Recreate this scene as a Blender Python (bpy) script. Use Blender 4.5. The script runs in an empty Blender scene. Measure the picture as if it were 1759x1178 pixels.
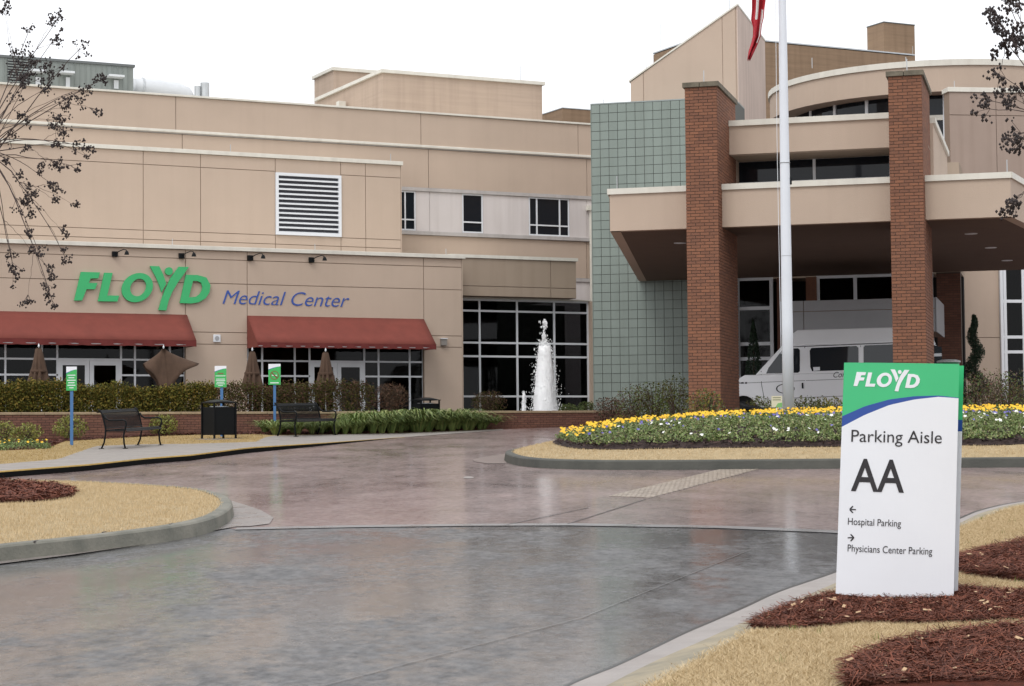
import bpy, bmesh, math, random
import numpy as np
from mathutils import Matrix, Vector
random.seed(7); rng = np.random.default_rng(7)
S = bpy.context.scene
C = S.collection
R = math.radians
# ------------------------------------------------------------------ camera
FPX, CX, CY = 3394.0, 879.5, 589.0
PITCH, ROLL, YA, YB = .04582, -.00887, .45838, -.27129
CAMZ = 1.85
cp, sp, cr, sr = math.cos(PITCH), math.sin(PITCH), math.cos(ROLL), math.sin(ROLL)
FW = Vector((0, cp, sp)); UP0 = Vector((0, -sp, cp)); RT0 = Vector((1, 0, 0))
RT = cr*RT0 + sr*UP0; UP = -sr*RT0 + cr*UP0
cam = bpy.data.objects.new('camera', bpy.data.cameras.new('camera')); C.objects.link(cam)
M = Matrix.Identity(4)
for i in range(3):
    M[i][0] = RT[i]; M[i][1] = UP[i]; M[i][2] = -FW[i]
M[2][3] = CAMZ
cam.matrix_world = M
cam.data.sensor_width = 36; cam.data.lens = 36*FPX/1759; cam.data.clip_end = 5000; cam.data.clip_start = .1
S.camera = cam
# ------------------------------------------------------------------ world, sun, exposure
W = bpy.data.worlds.new('World'); S.world = W; W.use_nodes = True
nt = W.node_tree; bg = nt.nodes['Background']
sky = nt.nodes.new('ShaderNodeTexSky'); sky.sky_type = 'NISHITA'; sky.sun_disc = False
SUN_EL, SUN_AZ = R(52), R(205)
sky.sun_elevation = SUN_EL; sky.sun_rotation = SUN_AZ; sky.dust_density = 4; sky.ozone_density = 1
hs = nt.nodes.new('ShaderNodeHueSaturation'); hs.inputs['Saturation'].default_value = .25
mx = nt.nodes.new('ShaderNodeMix'); mx.data_type = 'RGBA'; mx.inputs[0].default_value = .86
nt.links.new(sky.outputs[0], hs.inputs['Color']); nt.links.new(hs.outputs[0], mx.inputs[6])
mx.inputs[7].default_value = (9.6, 9.75, 10.1, 1)          # even cloud layer
nt.links.new(mx.outputs[2], bg.inputs[0]); bg.inputs[1].default_value = .1
sl = bpy.data.lights.new('sun', 'SUN'); sl.energy = .8; sl.angle = R(25); sl.color = (1, .97, .93)
so = bpy.data.objects.new('sun', sl); C.objects.link(so); so.location = (0, -20, 40)
so.rotation_euler = Vector((-math.sin(SUN_AZ)*math.cos(SUN_EL), -math.cos(SUN_AZ)*math.cos(SUN_EL), -math.sin(SUN_EL))).to_track_quat('-Z', 'Y').to_euler()
S.view_settings.view_transform = 'Standard'; S.view_settings.look = 'None'
S.view_settings.exposure = .48; S.view_settings.gamma = 1; S.view_settings.use_curve_mapping = False
S.cycles.max_bounces = 6

# ------------------------------------------------------------------ pixel helpers
def ray(px, py):
    return (RT*(px-CX) + UP*(CY-py) + FW*FPX)
GS, GX, GYMAX = .0345, .008, 59.0
def G(x, y): return GS*min(y, GYMAX) + GX*x
def gp(px, py, dz=0.):
    r = ray(px, py)
    t = (dz - CAMZ)/(r.z - GS*r.y - GX*r.x)
    return Vector((r.x*t, r.y*t, CAMZ + r.z*t))
def at_y(px, py, Y):
    r = ray(px, py); t = Y/r.y
    return Vector((r.x*t, Y, CAMZ + r.z*t))
class Frame:
    def __init__(s, O, yaw):
        s.O = Vector((O[0], O[1], 0)); s.yaw = yaw
        s.a = Vector((math.cos(yaw), math.sin(yaw), 0)); s.n = Vector((-math.sin(yaw), math.cos(yaw), 0))
    def w(s, u, v, z): return s.O + s.a*u + s.n*v + Vector((0, 0, z))
    def uv(s, p): d = Vector((p[0], p[1], 0)) - s.O; return d.dot(s.a), d.dot(s.n)
    def pix(s, px, py, v=0.):
        r = ray(px, py); t = (v + s.O.dot(s.n))/r.dot(s.n)
        p = r*t; return (p-s.O).dot(s.a), CAMZ + p.z
    def U(s, px, py, v=0.): return s.pix(px, py, v)[0]
    def Z(s, px, py, v=0.): return s.pix(px, py, v)[1]

# ------------------------------------------------------------------ materials
MATS = {}
def N(nt, t, **k):
    n = nt.nodes.new(t)
    for a, b in k.items(): setattr(n, a, b)
    return n
def mat(name, col, rough=.8, var=0., vscale=3., bump=0., bscale=60., metal=0., spec=.5, island=0., col2=None,
        stretch=(1, 1, 1), rvar=0., rscale=1., coat=0., streak=0., sss=0.):
    if name in MATS: return MATS[name]
    m = bpy.data.materials.new(name); m.use_nodes = True; MATS[name] = m
    nt = m.node_tree; b = nt.nodes['Principled BSDF']; L = nt.links.new
    b.inputs['Roughness'].default_value = rough; b.inputs['Metallic'].default_value = metal
    b.inputs['Specular IOR Level'].default_value = spec
    if coat: b.inputs['Coat Weight'].default_value = coat; b.inputs['Coat Roughness'].default_value = .08
    tc = N(nt, 'ShaderNodeNewGeometry'); mp = N(nt, 'ShaderNodeMapping'); mp.inputs['Scale'].default_value = stretch
    L(tc.outputs['Position'], mp.inputs[0])
    c2 = col2 or tuple(max(0, x*(1-var)) for x in col)
    fac = None
    if var or col2:
        n = N(nt, 'ShaderNodeTexNoise'); n.inputs['Scale'].default_value = vscale; n.inputs['Detail'].default_value = 6
        n.inputs['Roughness'].default_value = .6
        L(mp.outputs[0], n.inputs[0])
        cr_ = N(nt, 'ShaderNodeMapRange'); cr_.inputs[1].default_value = .3; cr_.inputs[2].default_value = .7
        L(n.outputs[0], cr_.inputs[0]); fac = cr_.outputs[0]
    if island:
        oi = N(nt, 'ShaderNodeObjectInfo'); ad = N(nt, 'ShaderNodeMath', operation='ADD'); fr = N(nt, 'ShaderNodeMath', operation='FRACT')
        L(oi.outputs['Random'], ad.inputs[0]); L(tc.outputs['Random Per Island'], ad.inputs[1]); L(ad.outputs[0], fr.inputs[0])
        if fac is None: fac = fr.outputs[0]
        else:
            mm = N(nt, 'ShaderNodeMix', data_type='FLOAT'); mm.inputs[0].default_value = island
            L(fac, mm.inputs[2]); L(fr.outputs[0], mm.inputs[3]); fac = mm.outputs[0]
    if streak:
        mp2 = N(nt, 'ShaderNodeMapping'); mp2.inputs['Scale'].default_value = (2.2, 2.2, .12); L(tc.outputs['Position'], mp2.inputs[0])
        n2 = N(nt, 'ShaderNodeTexNoise'); n2.inputs['Scale'].default_value = 1.6; n2.inputs['Detail'].default_value = 7; L(mp2.outputs[0], n2.inputs[0])
        r2 = N(nt, 'ShaderNodeMapRange'); r2.inputs[1].default_value = .45; r2.inputs[2].default_value = .75; r2.inputs[4].default_value = streak
        L(n2.outputs[0], r2.inputs[0])
    if fac is not None:
        mxx = N(nt, 'ShaderNodeMix', data_type='RGBA'); mxx.inputs[6].default_value = (*col, 1); mxx.inputs[7].default_value = (*c2, 1)
        L(fac, mxx.inputs[0]); out = mxx.outputs[2]
    else:
        rg = N(nt, 'ShaderNodeRGB'); rg.outputs[0].default_value = (*col, 1); out = rg.outputs[0]
    if streak:
        mk = N(nt, 'ShaderNodeMix', data_type='RGBA'); mk.blend_type = 'MULTIPLY'; mk.inputs[7].default_value = (.45, .4, .36, 1)
        L(r2.outputs[0], mk.inputs[0]); L(out, mk.inputs[6]); out = mk.outputs[2]
    L(out, b.inputs['Base Color'])
    if rvar:
        n = N(nt, 'ShaderNodeTexNoise'); n.inputs['Scale'].default_value = rscale; n.inputs['Detail'].default_value = 5
        L(mp.outputs[0], n.inputs[0]); mr = N(nt, 'ShaderNodeMapRange')
        mr.inputs[1].default_value = .35; mr.inputs[2].default_value = .65
        mr.inputs[3].default_value = max(.02, rough-rvar); mr.inputs[4].default_value = rough+rvar
        L(n.outputs[0], mr.inputs[0]); L(mr.outputs[0], b.inputs['Roughness'])
    if bump:
        n = N(nt, 'ShaderNodeTexNoise'); n.inputs['Scale'].default_value = bscale; n.inputs['Detail'].default_value = 4
        L(tc.outputs['Position'], n.inputs[0]); bp = N(nt, 'ShaderNodeBump'); bp.inputs['Strength'].default_value = bump
        bp.inputs['Distance'].default_value = .02
        L(n.outputs[0], bp.inputs['Height']); L(bp.outputs[0], b.inputs['Normal'])
    return m
STUCCO = mat('stucco', (.525, .412, .325), .9, .10, .35, .3, 70, streak=.06)
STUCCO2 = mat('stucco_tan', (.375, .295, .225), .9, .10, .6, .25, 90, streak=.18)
STUCCO3 = mat('stucco_mauve', (.37, .285, .235), .9, .1, .6, .25, 90, streak=.2)
STUCCO_LIT = mat('stucco_lit_side', (.62, .50, .43), .9, .12, .5, .2, 90, streak=.35)  # paler stucco copy; light on the tower's right side put into the colour
PANELW = mat('white_panel', (.66, .61, .59), .85, .08, .6, .15, 80, streak=.2)
TRIM = mat('cream_metal_trim', (.72, .69, .61), .5, .1, 1.5, streak=.2)
TRIMW = mat('white_aluminium', (.74, .76, .79), .4, .05, 3)
LEDGE = mat('grey_ledge', (.50, .47, .45), .7, .18, 1.2, streak=.3)
GAP = mat('joint_sealant', (.27, .20, .15), .9)  # darker tan of the backing that fills the panel joints
GLASS = mat('dark_window_glass', (.003, .003, .004), .04, spec=.10)
def clear_glass(name, tint, refl):
    m = bpy.data.materials.new(name); m.use_nodes = True; MATS[name] = m; nt = m.node_tree; nt.nodes.remove(nt.nodes['Principled BSDF']); L = nt.links.new
    tr = N(nt, 'ShaderNodeBsdfTransparent'); tr.inputs[0].default_value = (*tint, 1); gl = N(nt, 'ShaderNodeBsdfGlossy'); gl.inputs['Roughness'].default_value = .03
    fr = N(nt, 'ShaderNodeFresnel'); fr.inputs[0].default_value = 1.45; ml = N(nt, 'ShaderNodeMath', operation='MULTIPLY'); ml.inputs[1].default_value = refl; mx_ = N(nt, 'ShaderNodeMixShader')
    L(fr.outputs[0], ml.inputs[0]); L(ml.outputs[0], mx_.inputs[0]); L(tr.outputs[0], mx_.inputs[1]); L(gl.outputs[0], mx_.inputs[2]); L(mx_.outputs[0], nt.nodes['Material Output'].inputs[0]); return m
GLASS = clear_glass('dark_window_glass_clear', (.22, .225, .235), .5)
GLASS2 = mat('tinted_window_glass', (.008, .011, .016), .03, spec=.3)
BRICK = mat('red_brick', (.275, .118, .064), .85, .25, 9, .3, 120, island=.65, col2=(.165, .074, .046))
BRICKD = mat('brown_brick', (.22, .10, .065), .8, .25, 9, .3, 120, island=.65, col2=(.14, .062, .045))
MORTAR = mat('mortar', (.105, .075, .06), .95, .2, 20, .3, 150)
TANBRICK = mat('tan_brick', (.30, .20, .125), .9, .2, 1.0, .3, 100, stretch=(.4, .4, 8), streak=.3)
TANBRICK2 = mat('pale_tan_brick', (.50, .385, .30), .9, .12, 1.0, .3, 100, stretch=(.4, .4, 8), streak=.25)
TILE = mat('green_glazed_tile', (.235, .28, .25), .45, .12, .8, .08, 60, island=.6, col2=(.20, .24, .213), streak=.15)
GROUT = mat('dark_grout', (.125, .13, .12), .9)
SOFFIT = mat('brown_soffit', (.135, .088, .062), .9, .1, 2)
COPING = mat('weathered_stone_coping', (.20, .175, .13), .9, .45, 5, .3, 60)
AWN = mat('red_canvas', (.205, .046, .032), .85, .18, 2.5, .15, 200)
AWND = mat('red_canvas_valance', (.15, .022, .018), .85, .2, 4, .15, 200)
GREEN = mat('green_sign_face', (.045, .46, .16), .55, .06, 5)
GREENP = mat('green_enamel', (.05, .50, .20), .3, .05, 3)
BLUE = mat('blue_letter', (.035, .09, .36), .5)
BLUEP = mat('blue_band', (.02, .07, .32), .3)
WHITEP = mat('white_enamel', (.80, .82, .86), .3, .04, 2)
BLACKT = mat('dark_print', (.02, .018, .022), .5)
METALG = mat('grey_green_metal_siding', (.235, .26, .245), .6, .1, 1.5, streak=.2)
GALV = mat('galvanised_metal', (.55, .57, .58), .4, .15, 4, metal=.6)
DUCT = mat('white_duct', (.66, .68, .70), .5, .08, 3)
BLACKM = mat('black_powder_coat', (.006, .007, .008), .42, spec=.14)
ASPH = None

# ------------------------------------------------------------------ object helpers
def tag(o, label=None, cat=None, group=None, kind=None):
    if label: o['label'] = label
    if cat: o['category'] = cat
    if group: o['group'] = group
    if kind: o['kind'] = kind
    return o
def empty(name, loc=(0, 0, 0), yaw=0., label=None, cat=None, group=None):
    o = bpy.data.objects.new(name, None); C.objects.link(o); o.location = loc; o.rotation_euler = (0, 0, yaw)
    o.empty_display_size = .2
    return tag(o, label, cat, group)
def link(name, me, m, parent=None):
    o = bpy.data.objects.new(name, me); C.objects.link(o)
    if m is not None and not me.materials: me.materials.append(m)
    if parent is not None: o.parent = parent
    return o
class MB:
    def __init__(s): s.v = []; s.f = []
    def add(s, vs, fs):
        n = len(s.v); s.v += [tuple(p) for p in vs]; s.f += [tuple(i+n for i in f) for f in fs]; return s
    def box(s, x0, x1, y0, y1, z0, z1):
        return s.add([(x0, y0, z0), (x1, y0, z0), (x1, y1, z0), (x0, y1, z0), (x0, y0, z1), (x1, y0, z1), (x1, y1, z1), (x0, y1, z1)],
                     [(3, 2, 1, 0), (4, 5, 6, 7), (0, 1, 5, 4), (1, 2, 6, 5), (2, 3, 7, 6), (3, 0, 4, 7)])
    def prism(s, poly, h, axis='y', t0=0.):
        """extrude a 2-D polygon: axis y -> poly in xz, from y=t0 to t0+h ; axis z -> poly in xy"""
        n = len(poly)
        if axis == 'y': a = [(p[0], t0, p[1]) for p in poly]; b = [(p[0], t0+h, p[1]) for p in poly]
        elif axis == 'x': a = [(t0, p[0], p[1]) for p in poly]; b = [(t0+h, p[0], p[1]) for p in poly]
        else: a = [(p[0], p[1], t0) for p in poly]; b = [(p[0], p[1], t0+h) for p in poly]
        return s.add(a+b, [tuple(range(n)), tuple(range(2*n-1, n-1, -1))] + [(i, i+n, (i+1) % n+n, (i+1) % n) for i in range(n)])
    def tube(s, pts, r, k=8, caps=True):
        pts = [Vector(p) for p in pts]; n = len(pts)
        rs = r if isinstance(r, (list, tuple)) else [r]*n
        vs = []; fs = []; px = None
        for i, p in enumerate(pts):
            d = (pts[min(i+1, n-1)] - pts[max(i-1, 0)]).normalized()
            if px is None: px = d.orthogonal().normalized()
            px = (px - d*px.dot(d)).normalized(); q = d.cross(px)
            for j in range(k):
                a = 2*math.pi*j/k; vs.append(p + (px*math.cos(a) + q*math.sin(a))*rs[i])
        for i in range(n-1):
            for j in range(k): fs.append((i*k+j, i*k+(j+1) % k, (i+1)*k+(j+1) % k, (i+1)*k+j))
        if caps: fs.append(tuple(range(k-1, -1, -1))); fs.append(tuple(range((n-1)*k, n*k)))
        return s.add(vs, fs)
    def lathe(s, prof, k=20, c=(0, 0)):
        vs = []; fs = []
        for (r, z) in prof:
            for j in range(k): a = 2*math.pi*j/k; vs.append((c[0]+r*math.cos(a), c[1]+r*math.sin(a), z))
        for i in range(len(prof)-1):
            for j in range(k): fs.append((i*k+j, i*k+(j+1) % k, (i+1)*k+(j+1) % k, (i+1)*k+j))
        fs.append(tuple(range(k-1, -1, -1))); fs.append(tuple(range((len(prof)-1)*k, len(prof)*k)))
        return s.add(vs, fs)
    def loft(s, rings, caps=True, closed=True):
        k = len(rings[0]); vs = [p for r in rings for p in r]; fs = []
        for i in range(len(rings)-1):
            for j in range(k if closed else k-1): fs.append((i*k+j, i*k+(j+1) % k, (i+1)*k+(j+1) % k, (i+1)*k+j))
        if caps and closed: fs.append(tuple(range(k-1, -1, -1))); fs.append(tuple(range((len(rings)-1)*k, len(rings)*k)))
        return s.add(vs, fs)
    def me(s, name, fix=True, smooth=False):
        me = bpy.data.meshes.new(name); me.from_pydata(s.v, [], s.f)
        if fix:
            bm = bmesh.new(); bm.from_mesh(me); bmesh.ops.recalc_face_normals(bm, faces=bm.faces); bm.to_mesh(me); bm.free()
        if smooth: me.shade_smooth()
        me.update(); return me
    def build(s, name, m, parent=None, smooth=False, bevel=0., fix=True):
        o = link(name, s.me(name, fix, smooth), m, parent)
        if bevel:
            b = o.modifiers.new('bevel', 'BEVEL'); b.width = bevel; b.segments = 2; b.limit_method = 'ANGLE'
        return o
def fast(name, V, F, m, parent=None, smooth=False):
    V = np.asarray(V, np.float32).reshape(-1, 3); F = np.asarray(F, np.int32); k = F.shape[1]
    me = bpy.data.meshes.new(name)
    me.vertices.add(len(V)); me.vertices.foreach_set('co', V.ravel())
    me.loops.add(F.size); me.loops.foreach_set('vertex_index', F.ravel())
    me.polygons.add(len(F)); me.polygons.foreach_set('loop_start', np.arange(0, F.size, k, dtype=np.int32))
    me.update(calc_edges=True); me.validate()
    if smooth: me.shade_smooth()
    return link(name, me, m, parent)
def copy_tree(o, parent=None):
    c = o.copy(); C.objects.link(c)
    if parent is not None: c.parent = parent
    for ch in list(o.children): copy_tree(ch, c)
    return c
class Thing:
    """an Empty at the base of a thing in a Frame; boxes are given in frame coordinates"""
    def __init__(s, name, fr, u, v, z, label, cat, group=None):
        s.f = fr; s.b = (u, v, z); s.o = empty(name, fr.w(u, v, z), fr.yaw, label, cat, group)
    def L(s, u, v, z): return (u-s.b[0], v-s.b[1], z-s.b[2])
    def box(s, name, u0, u1, v0, v1, z0, z1, m, parent=None, bevel=0., mb=None):
        if u1 < u0: u0, u1 = u1, u0
        if z1 < z0: z0, z1 = z1, z0
        a = s.L(u0, v0, z0); b = s.L(u1, v1, z1)
        q = (mb or MB()).box(a[0], b[0], a[1], b[1], a[2], b[2])
        if mb: return mb
        return q.build(name, m, parent or s.o, bevel=bevel)
    def poly(s, name, pts, v0, v1, m, parent=None):
        return MB().prism([(p[0]-s.b[0], p[1]-s.b[2]) for p in pts], v1-v0, 'y', v0-s.b[1]).build(name, m, parent or s.o)
    def plan(s, name, pts, z0, z1, m, parent=None):
        return MB().prism([(p[0]-s.b[0], p[1]-s.b[1]) for p in pts], z1-z0, 'z', z0-s.b[2]).build(name, m, parent or s.o)

BRM = {}
def brick_mesh(L, h, t, m, key):
    k = (round(L, 3), round(h, 3), key)
    if k not in BRM:
        q = MB().box(-L/2, L/2, -t, 0, 0, h); me = q.me('brick'); me.materials.append(m); BRM[k] = me
    return BRM[k]
def brick_face(parent, org, ax, length, z0, z1, bl, ch, m, key, limit, stuff, t=.014, joint=.013, name='brick'):
    """lay bricks on a vertical face; org: local Vector at left end bottom; ax: unit local axis to the right seen from outside"""
    ax = Vector(ax); nrm = Vector((ax.y, -ax.x, 0)); yaw = math.atan2(ax.y, ax.x)
    n = int((z1-z0)/ch + .001); made = 0
    for k in range(n-1, -1, -1):
        off = (bl/2 if k % 2 else 0.); x = -off
        while x < length-.01:
            a, b = max(x, 0), min(x+bl, length); x += bl
            if b-a < .03: continue
            c = Vector(org) + ax*((a+b)/2); zz = z0+k*ch+joint/2
            L = b-a-joint
            if made < limit:
                o = bpy.data.objects.new(name, brick_mesh(L, ch-joint, t, m, key)); C.objects.link(o); o.parent = parent
                o.location = (c.x, c.y, zz); o.rotation_euler = (0, 0, yaw); made += 1
            else:
                p = [c-ax*L/2, c+ax*L/2, c+ax*L/2+nrm*t, c-ax*L/2+nrm*t]
                stuff.add([(q.x, q.y, zz) for q in p] + [(q.x, q.y, zz+ch-joint) for q in p],
                          [(3, 2, 1, 0), (4, 5, 6, 7), (0, 1, 5, 4), (1, 2, 6, 5), (2, 3, 7, 6), (3, 0, 4, 7)])
    return made
def text_mesh(s, shear=0., spacing=1., bold=0.):
    cu = bpy.data.curves.new('t', 'FONT'); cu.body = s; cu.shear = shear; cu.space_character = spacing; cu.offset = bold; cu.resolution_u = 4
    o = bpy.data.objects.new('t', cu); C.objects.link(o)
    dg = bpy.context.evaluated_depsgraph_get(); me = bpy.data.meshes.new_from_object(o.evaluated_get(dg))
    V = [tuple(v.co) for v in me.vertices]; F = [tuple(p.vertices) for p in me.polygons]
    bpy.data.objects.remove(o); bpy.data.curves.remove(cu); bpy.data.meshes.remove(me)
    return V, F
def glyphs(V, F):
    """split a text mesh into letters (islands merged where they overlap in x)"""
    par = list(range(len(V)))
    def fd(i):
        while par[i] != i: par[i] = par[par[i]]; i = par[i]
        return i
    for f in F:
        for j in f[1:]: par[fd(j)] = fd(f[0])
    isl = {}
    for f in F: isl.setdefault(fd(f[0]), []).append(f)
    L = []
    for fs in isl.values():
        xs = [V[i][0] for f in fs for i in f]; L.append([min(xs), max(xs), fs])
    L.sort(key=lambda a: a[0]); out = []
    for a in L:
        if out and a[0] < out[-1][1]-.35*min(a[1]-a[0], out[-1][1]-out[-1][0]): out[-1][1] = max(out[-1][1], a[1]); out[-1][2] += a[2]
        else: out.append(a)
    return [o[2] for o in out]

# FLOYD wordmark outlines (x right, y down, in the units of the wall lettering)
def ell(cx, cy, a, b, n=28, sh=0.): return [(cx+a*math.cos(2*math.pi*i/n) - sh*b*math.sin(2*math.pi*i/n), cy+b*math.sin(2*math.pi*i/n)) for i in range(n)]
LOGO = [
 ('F', [(500, 888), (552, 888), (582, 812), (640, 812), (655, 770), (597, 769), (609, 739), (662, 738), (673, 698), (545, 695)], None),
 ('L', [(660, 893), (790, 895), (803, 855), (722, 854), (758, 702), (703, 700)], None),
 ('O', ell(925, 801, 104, 99, sh=.16), ell(931, 800, 54, 59, sh=.16)),
 ('Y', [(1205, 660), (1272, 662), (1235, 715), (1195, 770), (1160, 830), (1135, 890), (1120, 955), (1068, 952), (1085, 890), (1110, 820), (1150, 735)], None),
 ('Yl', [(1010, 655), (1072, 657), (1100, 715), (1120, 775), (1104, 802), (1088, 832), (1073, 785), (1050, 730)], None),
 ('Yd', ell(1138, 690, 26, 27, 14), None),
 ('D', [(1212, 905), (1253, 715), (1330, 716), (1390, 733), (1418, 785), (1411, 832), (1385, 873), (1340, 900), (1290, 908)],
       [(1272, 866), (1300, 756), (1327, 756), (1354, 767), (1365, 796), (1360, 822), (1345, 846), (1322, 862), (1298, 866)])]
def logo_mesh(outer, inner, fn, d0, d1):
    """fn(x, y, depth) -> local point"""
    q = MB(); n = len(outer)
    if inner is None: q.add([fn(x, y, d0) for x, y in outer] + [fn(x, y, d1) for x, y in outer],
        [tuple(range(n)), tuple(range(2*n-1, n-1, -1))] + [(i, i+n, (i+1) % n+n, (i+1) % n) for i in range(n)])
    else:
        vs = [fn(x, y, d) for d in (d0, d1) for lp in (outer, inner) for x, y in lp]; fs = []
        for i in range(n):
            j = (i+1) % n
            fs += [(i, j, n+j, n+i), (2*n+i, 3*n+i, 3*n+j, 2*n+j), (i, 2*n+i, 2*n+j, j), (n+i, n+j, 3*n+j, 3*n+i)]
        q.add(vs, fs)
    return q

# ================================================================== FRAMES
FA = Frame(at_y(160, 645, 59.2), YA)
FB = Frame(at_y(1179, 600, 47.0), YB)
FR = Frame(at_y(1660, 550, 66.0), R(8))
# ================================================================== GROUND AND PAVING
def wet_mat(name, ca, cb, cc, rough, rvar, bump, f0=.46, f1=.535, c0=.0, fb=.42):
    m = bpy.data.materials.new(name); m.use_nodes = True; MATS[name] = m
    nt = m.node_tree; b = nt.nodes['Principled BSDF']; L = nt.links.new
    g = N(nt, 'ShaderNodeNewGeometry')
    def noise(scale, det, st=(1, 1, 1), rot=0., ro=.6):
        mp = N(nt, 'ShaderNodeMapping'); mp.inputs['Scale'].default_value = st; mp.inputs['Rotation'].default_value = (0, 0, rot)
        L(g.outputs['Position'], mp.inputs[0])
        n = N(nt, 'ShaderNodeTexNoise'); n.inputs['Scale'].default_value = scale; n.inputs['Detail'].default_value = det; n.inputs['Roughness'].default_value = ro
        L(mp.outputs[0], n.inputs[0]); return n.outputs[0]
    def mr(x, a, b_, c=0., d=1.):
        r = N(nt, 'ShaderNodeMapRange'); r.inputs[1].default_value = a; r.inputs[2].default_value = b_; r.inputs[3].default_value = c; r.inputs[4].default_value = d
        L(x, r.inputs[0]); return r.outputs[0]
    big = noise(.55, 8, (1, .55, 1), .5, .65); fine = noise(11, 8, (1, .6, 1), .3, .7); stain = noise(.35, 5, (1, .45, 1), -.4)
    grit = noise(55, 3)
    m1 = N(nt, 'ShaderNodeMix', data_type='RGBA'); m1.inputs[6].default_value = (*ca, 1); m1.inputs[7].default_value = (*cb, 1)
    md = noise(5.5, 10, (1, .7, 1), .5, .75); bl_ = N(nt, 'ShaderNodeMath', operation='MULTIPLY_ADD'); L(md, bl_.inputs[0]); bl_.inputs[1].default_value = .6; sc_ = N(nt, 'ShaderNodeMath', operation='MULTIPLY'); L(big, sc_.inputs[0]); sc_.inputs[1].default_value = .4; L(sc_.outputs[0], bl_.inputs[2]); L(mr(bl_.outputs[0], .38, .62), m1.inputs[0])
    m2 = N(nt, 'ShaderNodeMix', data_type='RGBA'); m2.inputs[7].default_value = (*cc, 1)
    L(m1.outputs[2], m2.inputs[6]); L(mr(stain, .60, .72, 0, .6), m2.inputs[0])
    m3 = N(nt, 'ShaderNodeMix', data_type='RGBA'); m3.blend_type = 'MULTIPLY'; m3.inputs[7].default_value = (.38, .37, .36, 1)
    L(m2.outputs[2], m3.inputs[6]); L(mr(fine, .4, .75, 0, .8), m3.inputs[0])
    L(m3.outputs[2], b.inputs['Base Color'])
    ad = N(nt, 'ShaderNodeMath', operation='ADD'); mid = noise(2.4, 8, (1, .42, 1), .45, .7); L(mr(mid, .38, .62, rough+rvar, rough-rvar), ad.inputs[0]); L(mr(fine, .35, .65, -.12, .12), ad.inputs[1])
    rb = N(nt, 'ShaderNodeMath', operation='ADD'); L(ad.outputs[0], rb.inputs[0]); rb.inputs[1].default_value = .22; L(rb.outputs[0], b.inputs['Roughness'])
    fl_ = noise(6.5, 12, (1, .8, 1), .4, .85); fm = N(nt, 'ShaderNodeMath', operation='MULTIPLY_ADD'); L(big, fm.inputs[0]); fm.inputs[1].default_value = 1-fb; fs_ = N(nt, 'ShaderNodeMath', operation='MULTIPLY'); L(fl_, fs_.inputs[0]); fs_.inputs[1].default_value = fb; L(fs_.outputs[0], fm.inputs[2]); film = fm.outputs[0]; L(mr(film, f0, f1, c0, 1.), b.inputs['Coat Weight']); L(mr(mid, .35, .65, .16, .07), b.inputs['Coat Roughness'])
    b.inputs['Coat IOR'].default_value = 1.33
    cb = N(nt, 'ShaderNodeBump'); cb.inputs['Strength'].default_value = .27; cb.inputs['Distance'].default_value = .003; L(fine, cb.inputs['Height']); L(cb.outputs[0], b.inputs['Coat Normal'])
    hh_ = N(nt, 'ShaderNodeMath', operation='ADD'); L(mr(fine, 0, 1, 0, .6), hh_.inputs[0]); L(mr(grit, 0, 1, 0, .35), hh_.inputs[1])
    bp = N(nt, 'ShaderNodeBump'); bp.inputs['Strength'].default_value = bump; bp.inputs['Distance'].default_value = .006
    L(hh_.outputs[0], bp.inputs['Height']); L(bp.outputs[0], b.inputs['Normal'])
    return m
ROAD = wet_mat('wet_grey_pavement', (.12, .12, .125), (.045, .042, .040), (.05, .03, .022), .24, .10, .8)
PINK = wet_mat('wet_pink_concrete', (.34, .245, .23), (.21, .145, .132), (.165, .09, .076), .20, .07, .7, .40, .62, .3)
CONC = mat('pale_damp_concrete', (.34, .305, .285), .55, .22, 2.2, .3, 40, rvar=.15, rscale=2)
CONCK = mat('grey_green_kerb_concrete', (.24, .225, .185), .7, .55, 2.0, .35, 30, col2=(.105, .108, .088))
CONCT = mat('weathered_tan_concrete', (.38, .315, .215), .8, .4, 3, .4, 40, col2=(.22, .20, .15))
WALK = mat('grey_sidewalk_concrete', (.31, .28, .255), .5, .2, 1.5, .2, 50, rvar=.15, rscale=1.5)
BLACKK = mat('black_kerb', (.006, .006, .006), .8, spec=.08)  # near-black kerb face below the yellow lip
YELK = mat('yellow_kerb_paint', (.62, .42, .12), .6, .3, 6)
TURF = mat('dormant_turf', (.50, .385, .225), .95, .3, 6, .8, 140, col2=(.37, .28, .155))
TURFG = mat('olive_tan_turf', (.42, .30, .135), .95, .3, 3, .7, 120, col2=(.30, .21, .09))
BLADE = mat('dormant_grass_blade', (.66, .525, .33), .8, island=1., col2=(.46, .35, .20), spec=.15)
MULCH = mat('red_brown_mulch', (.12, .034, .02), .95, .5, 14, .9, 90, col2=(.05, .017, .012), spec=.1)
MULCHD = mat('dark_bark_mulch', (.045, .024, .02), .95, .5, 14, .9, 90)
STRAW = mat('pine_straw_needle', (.24, .08, .046), .75, island=1., col2=(.065, .024, .017), spec=.25)
CHIP = mat('pale_bark_chip', (.5, .34, .2), .9)

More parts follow.
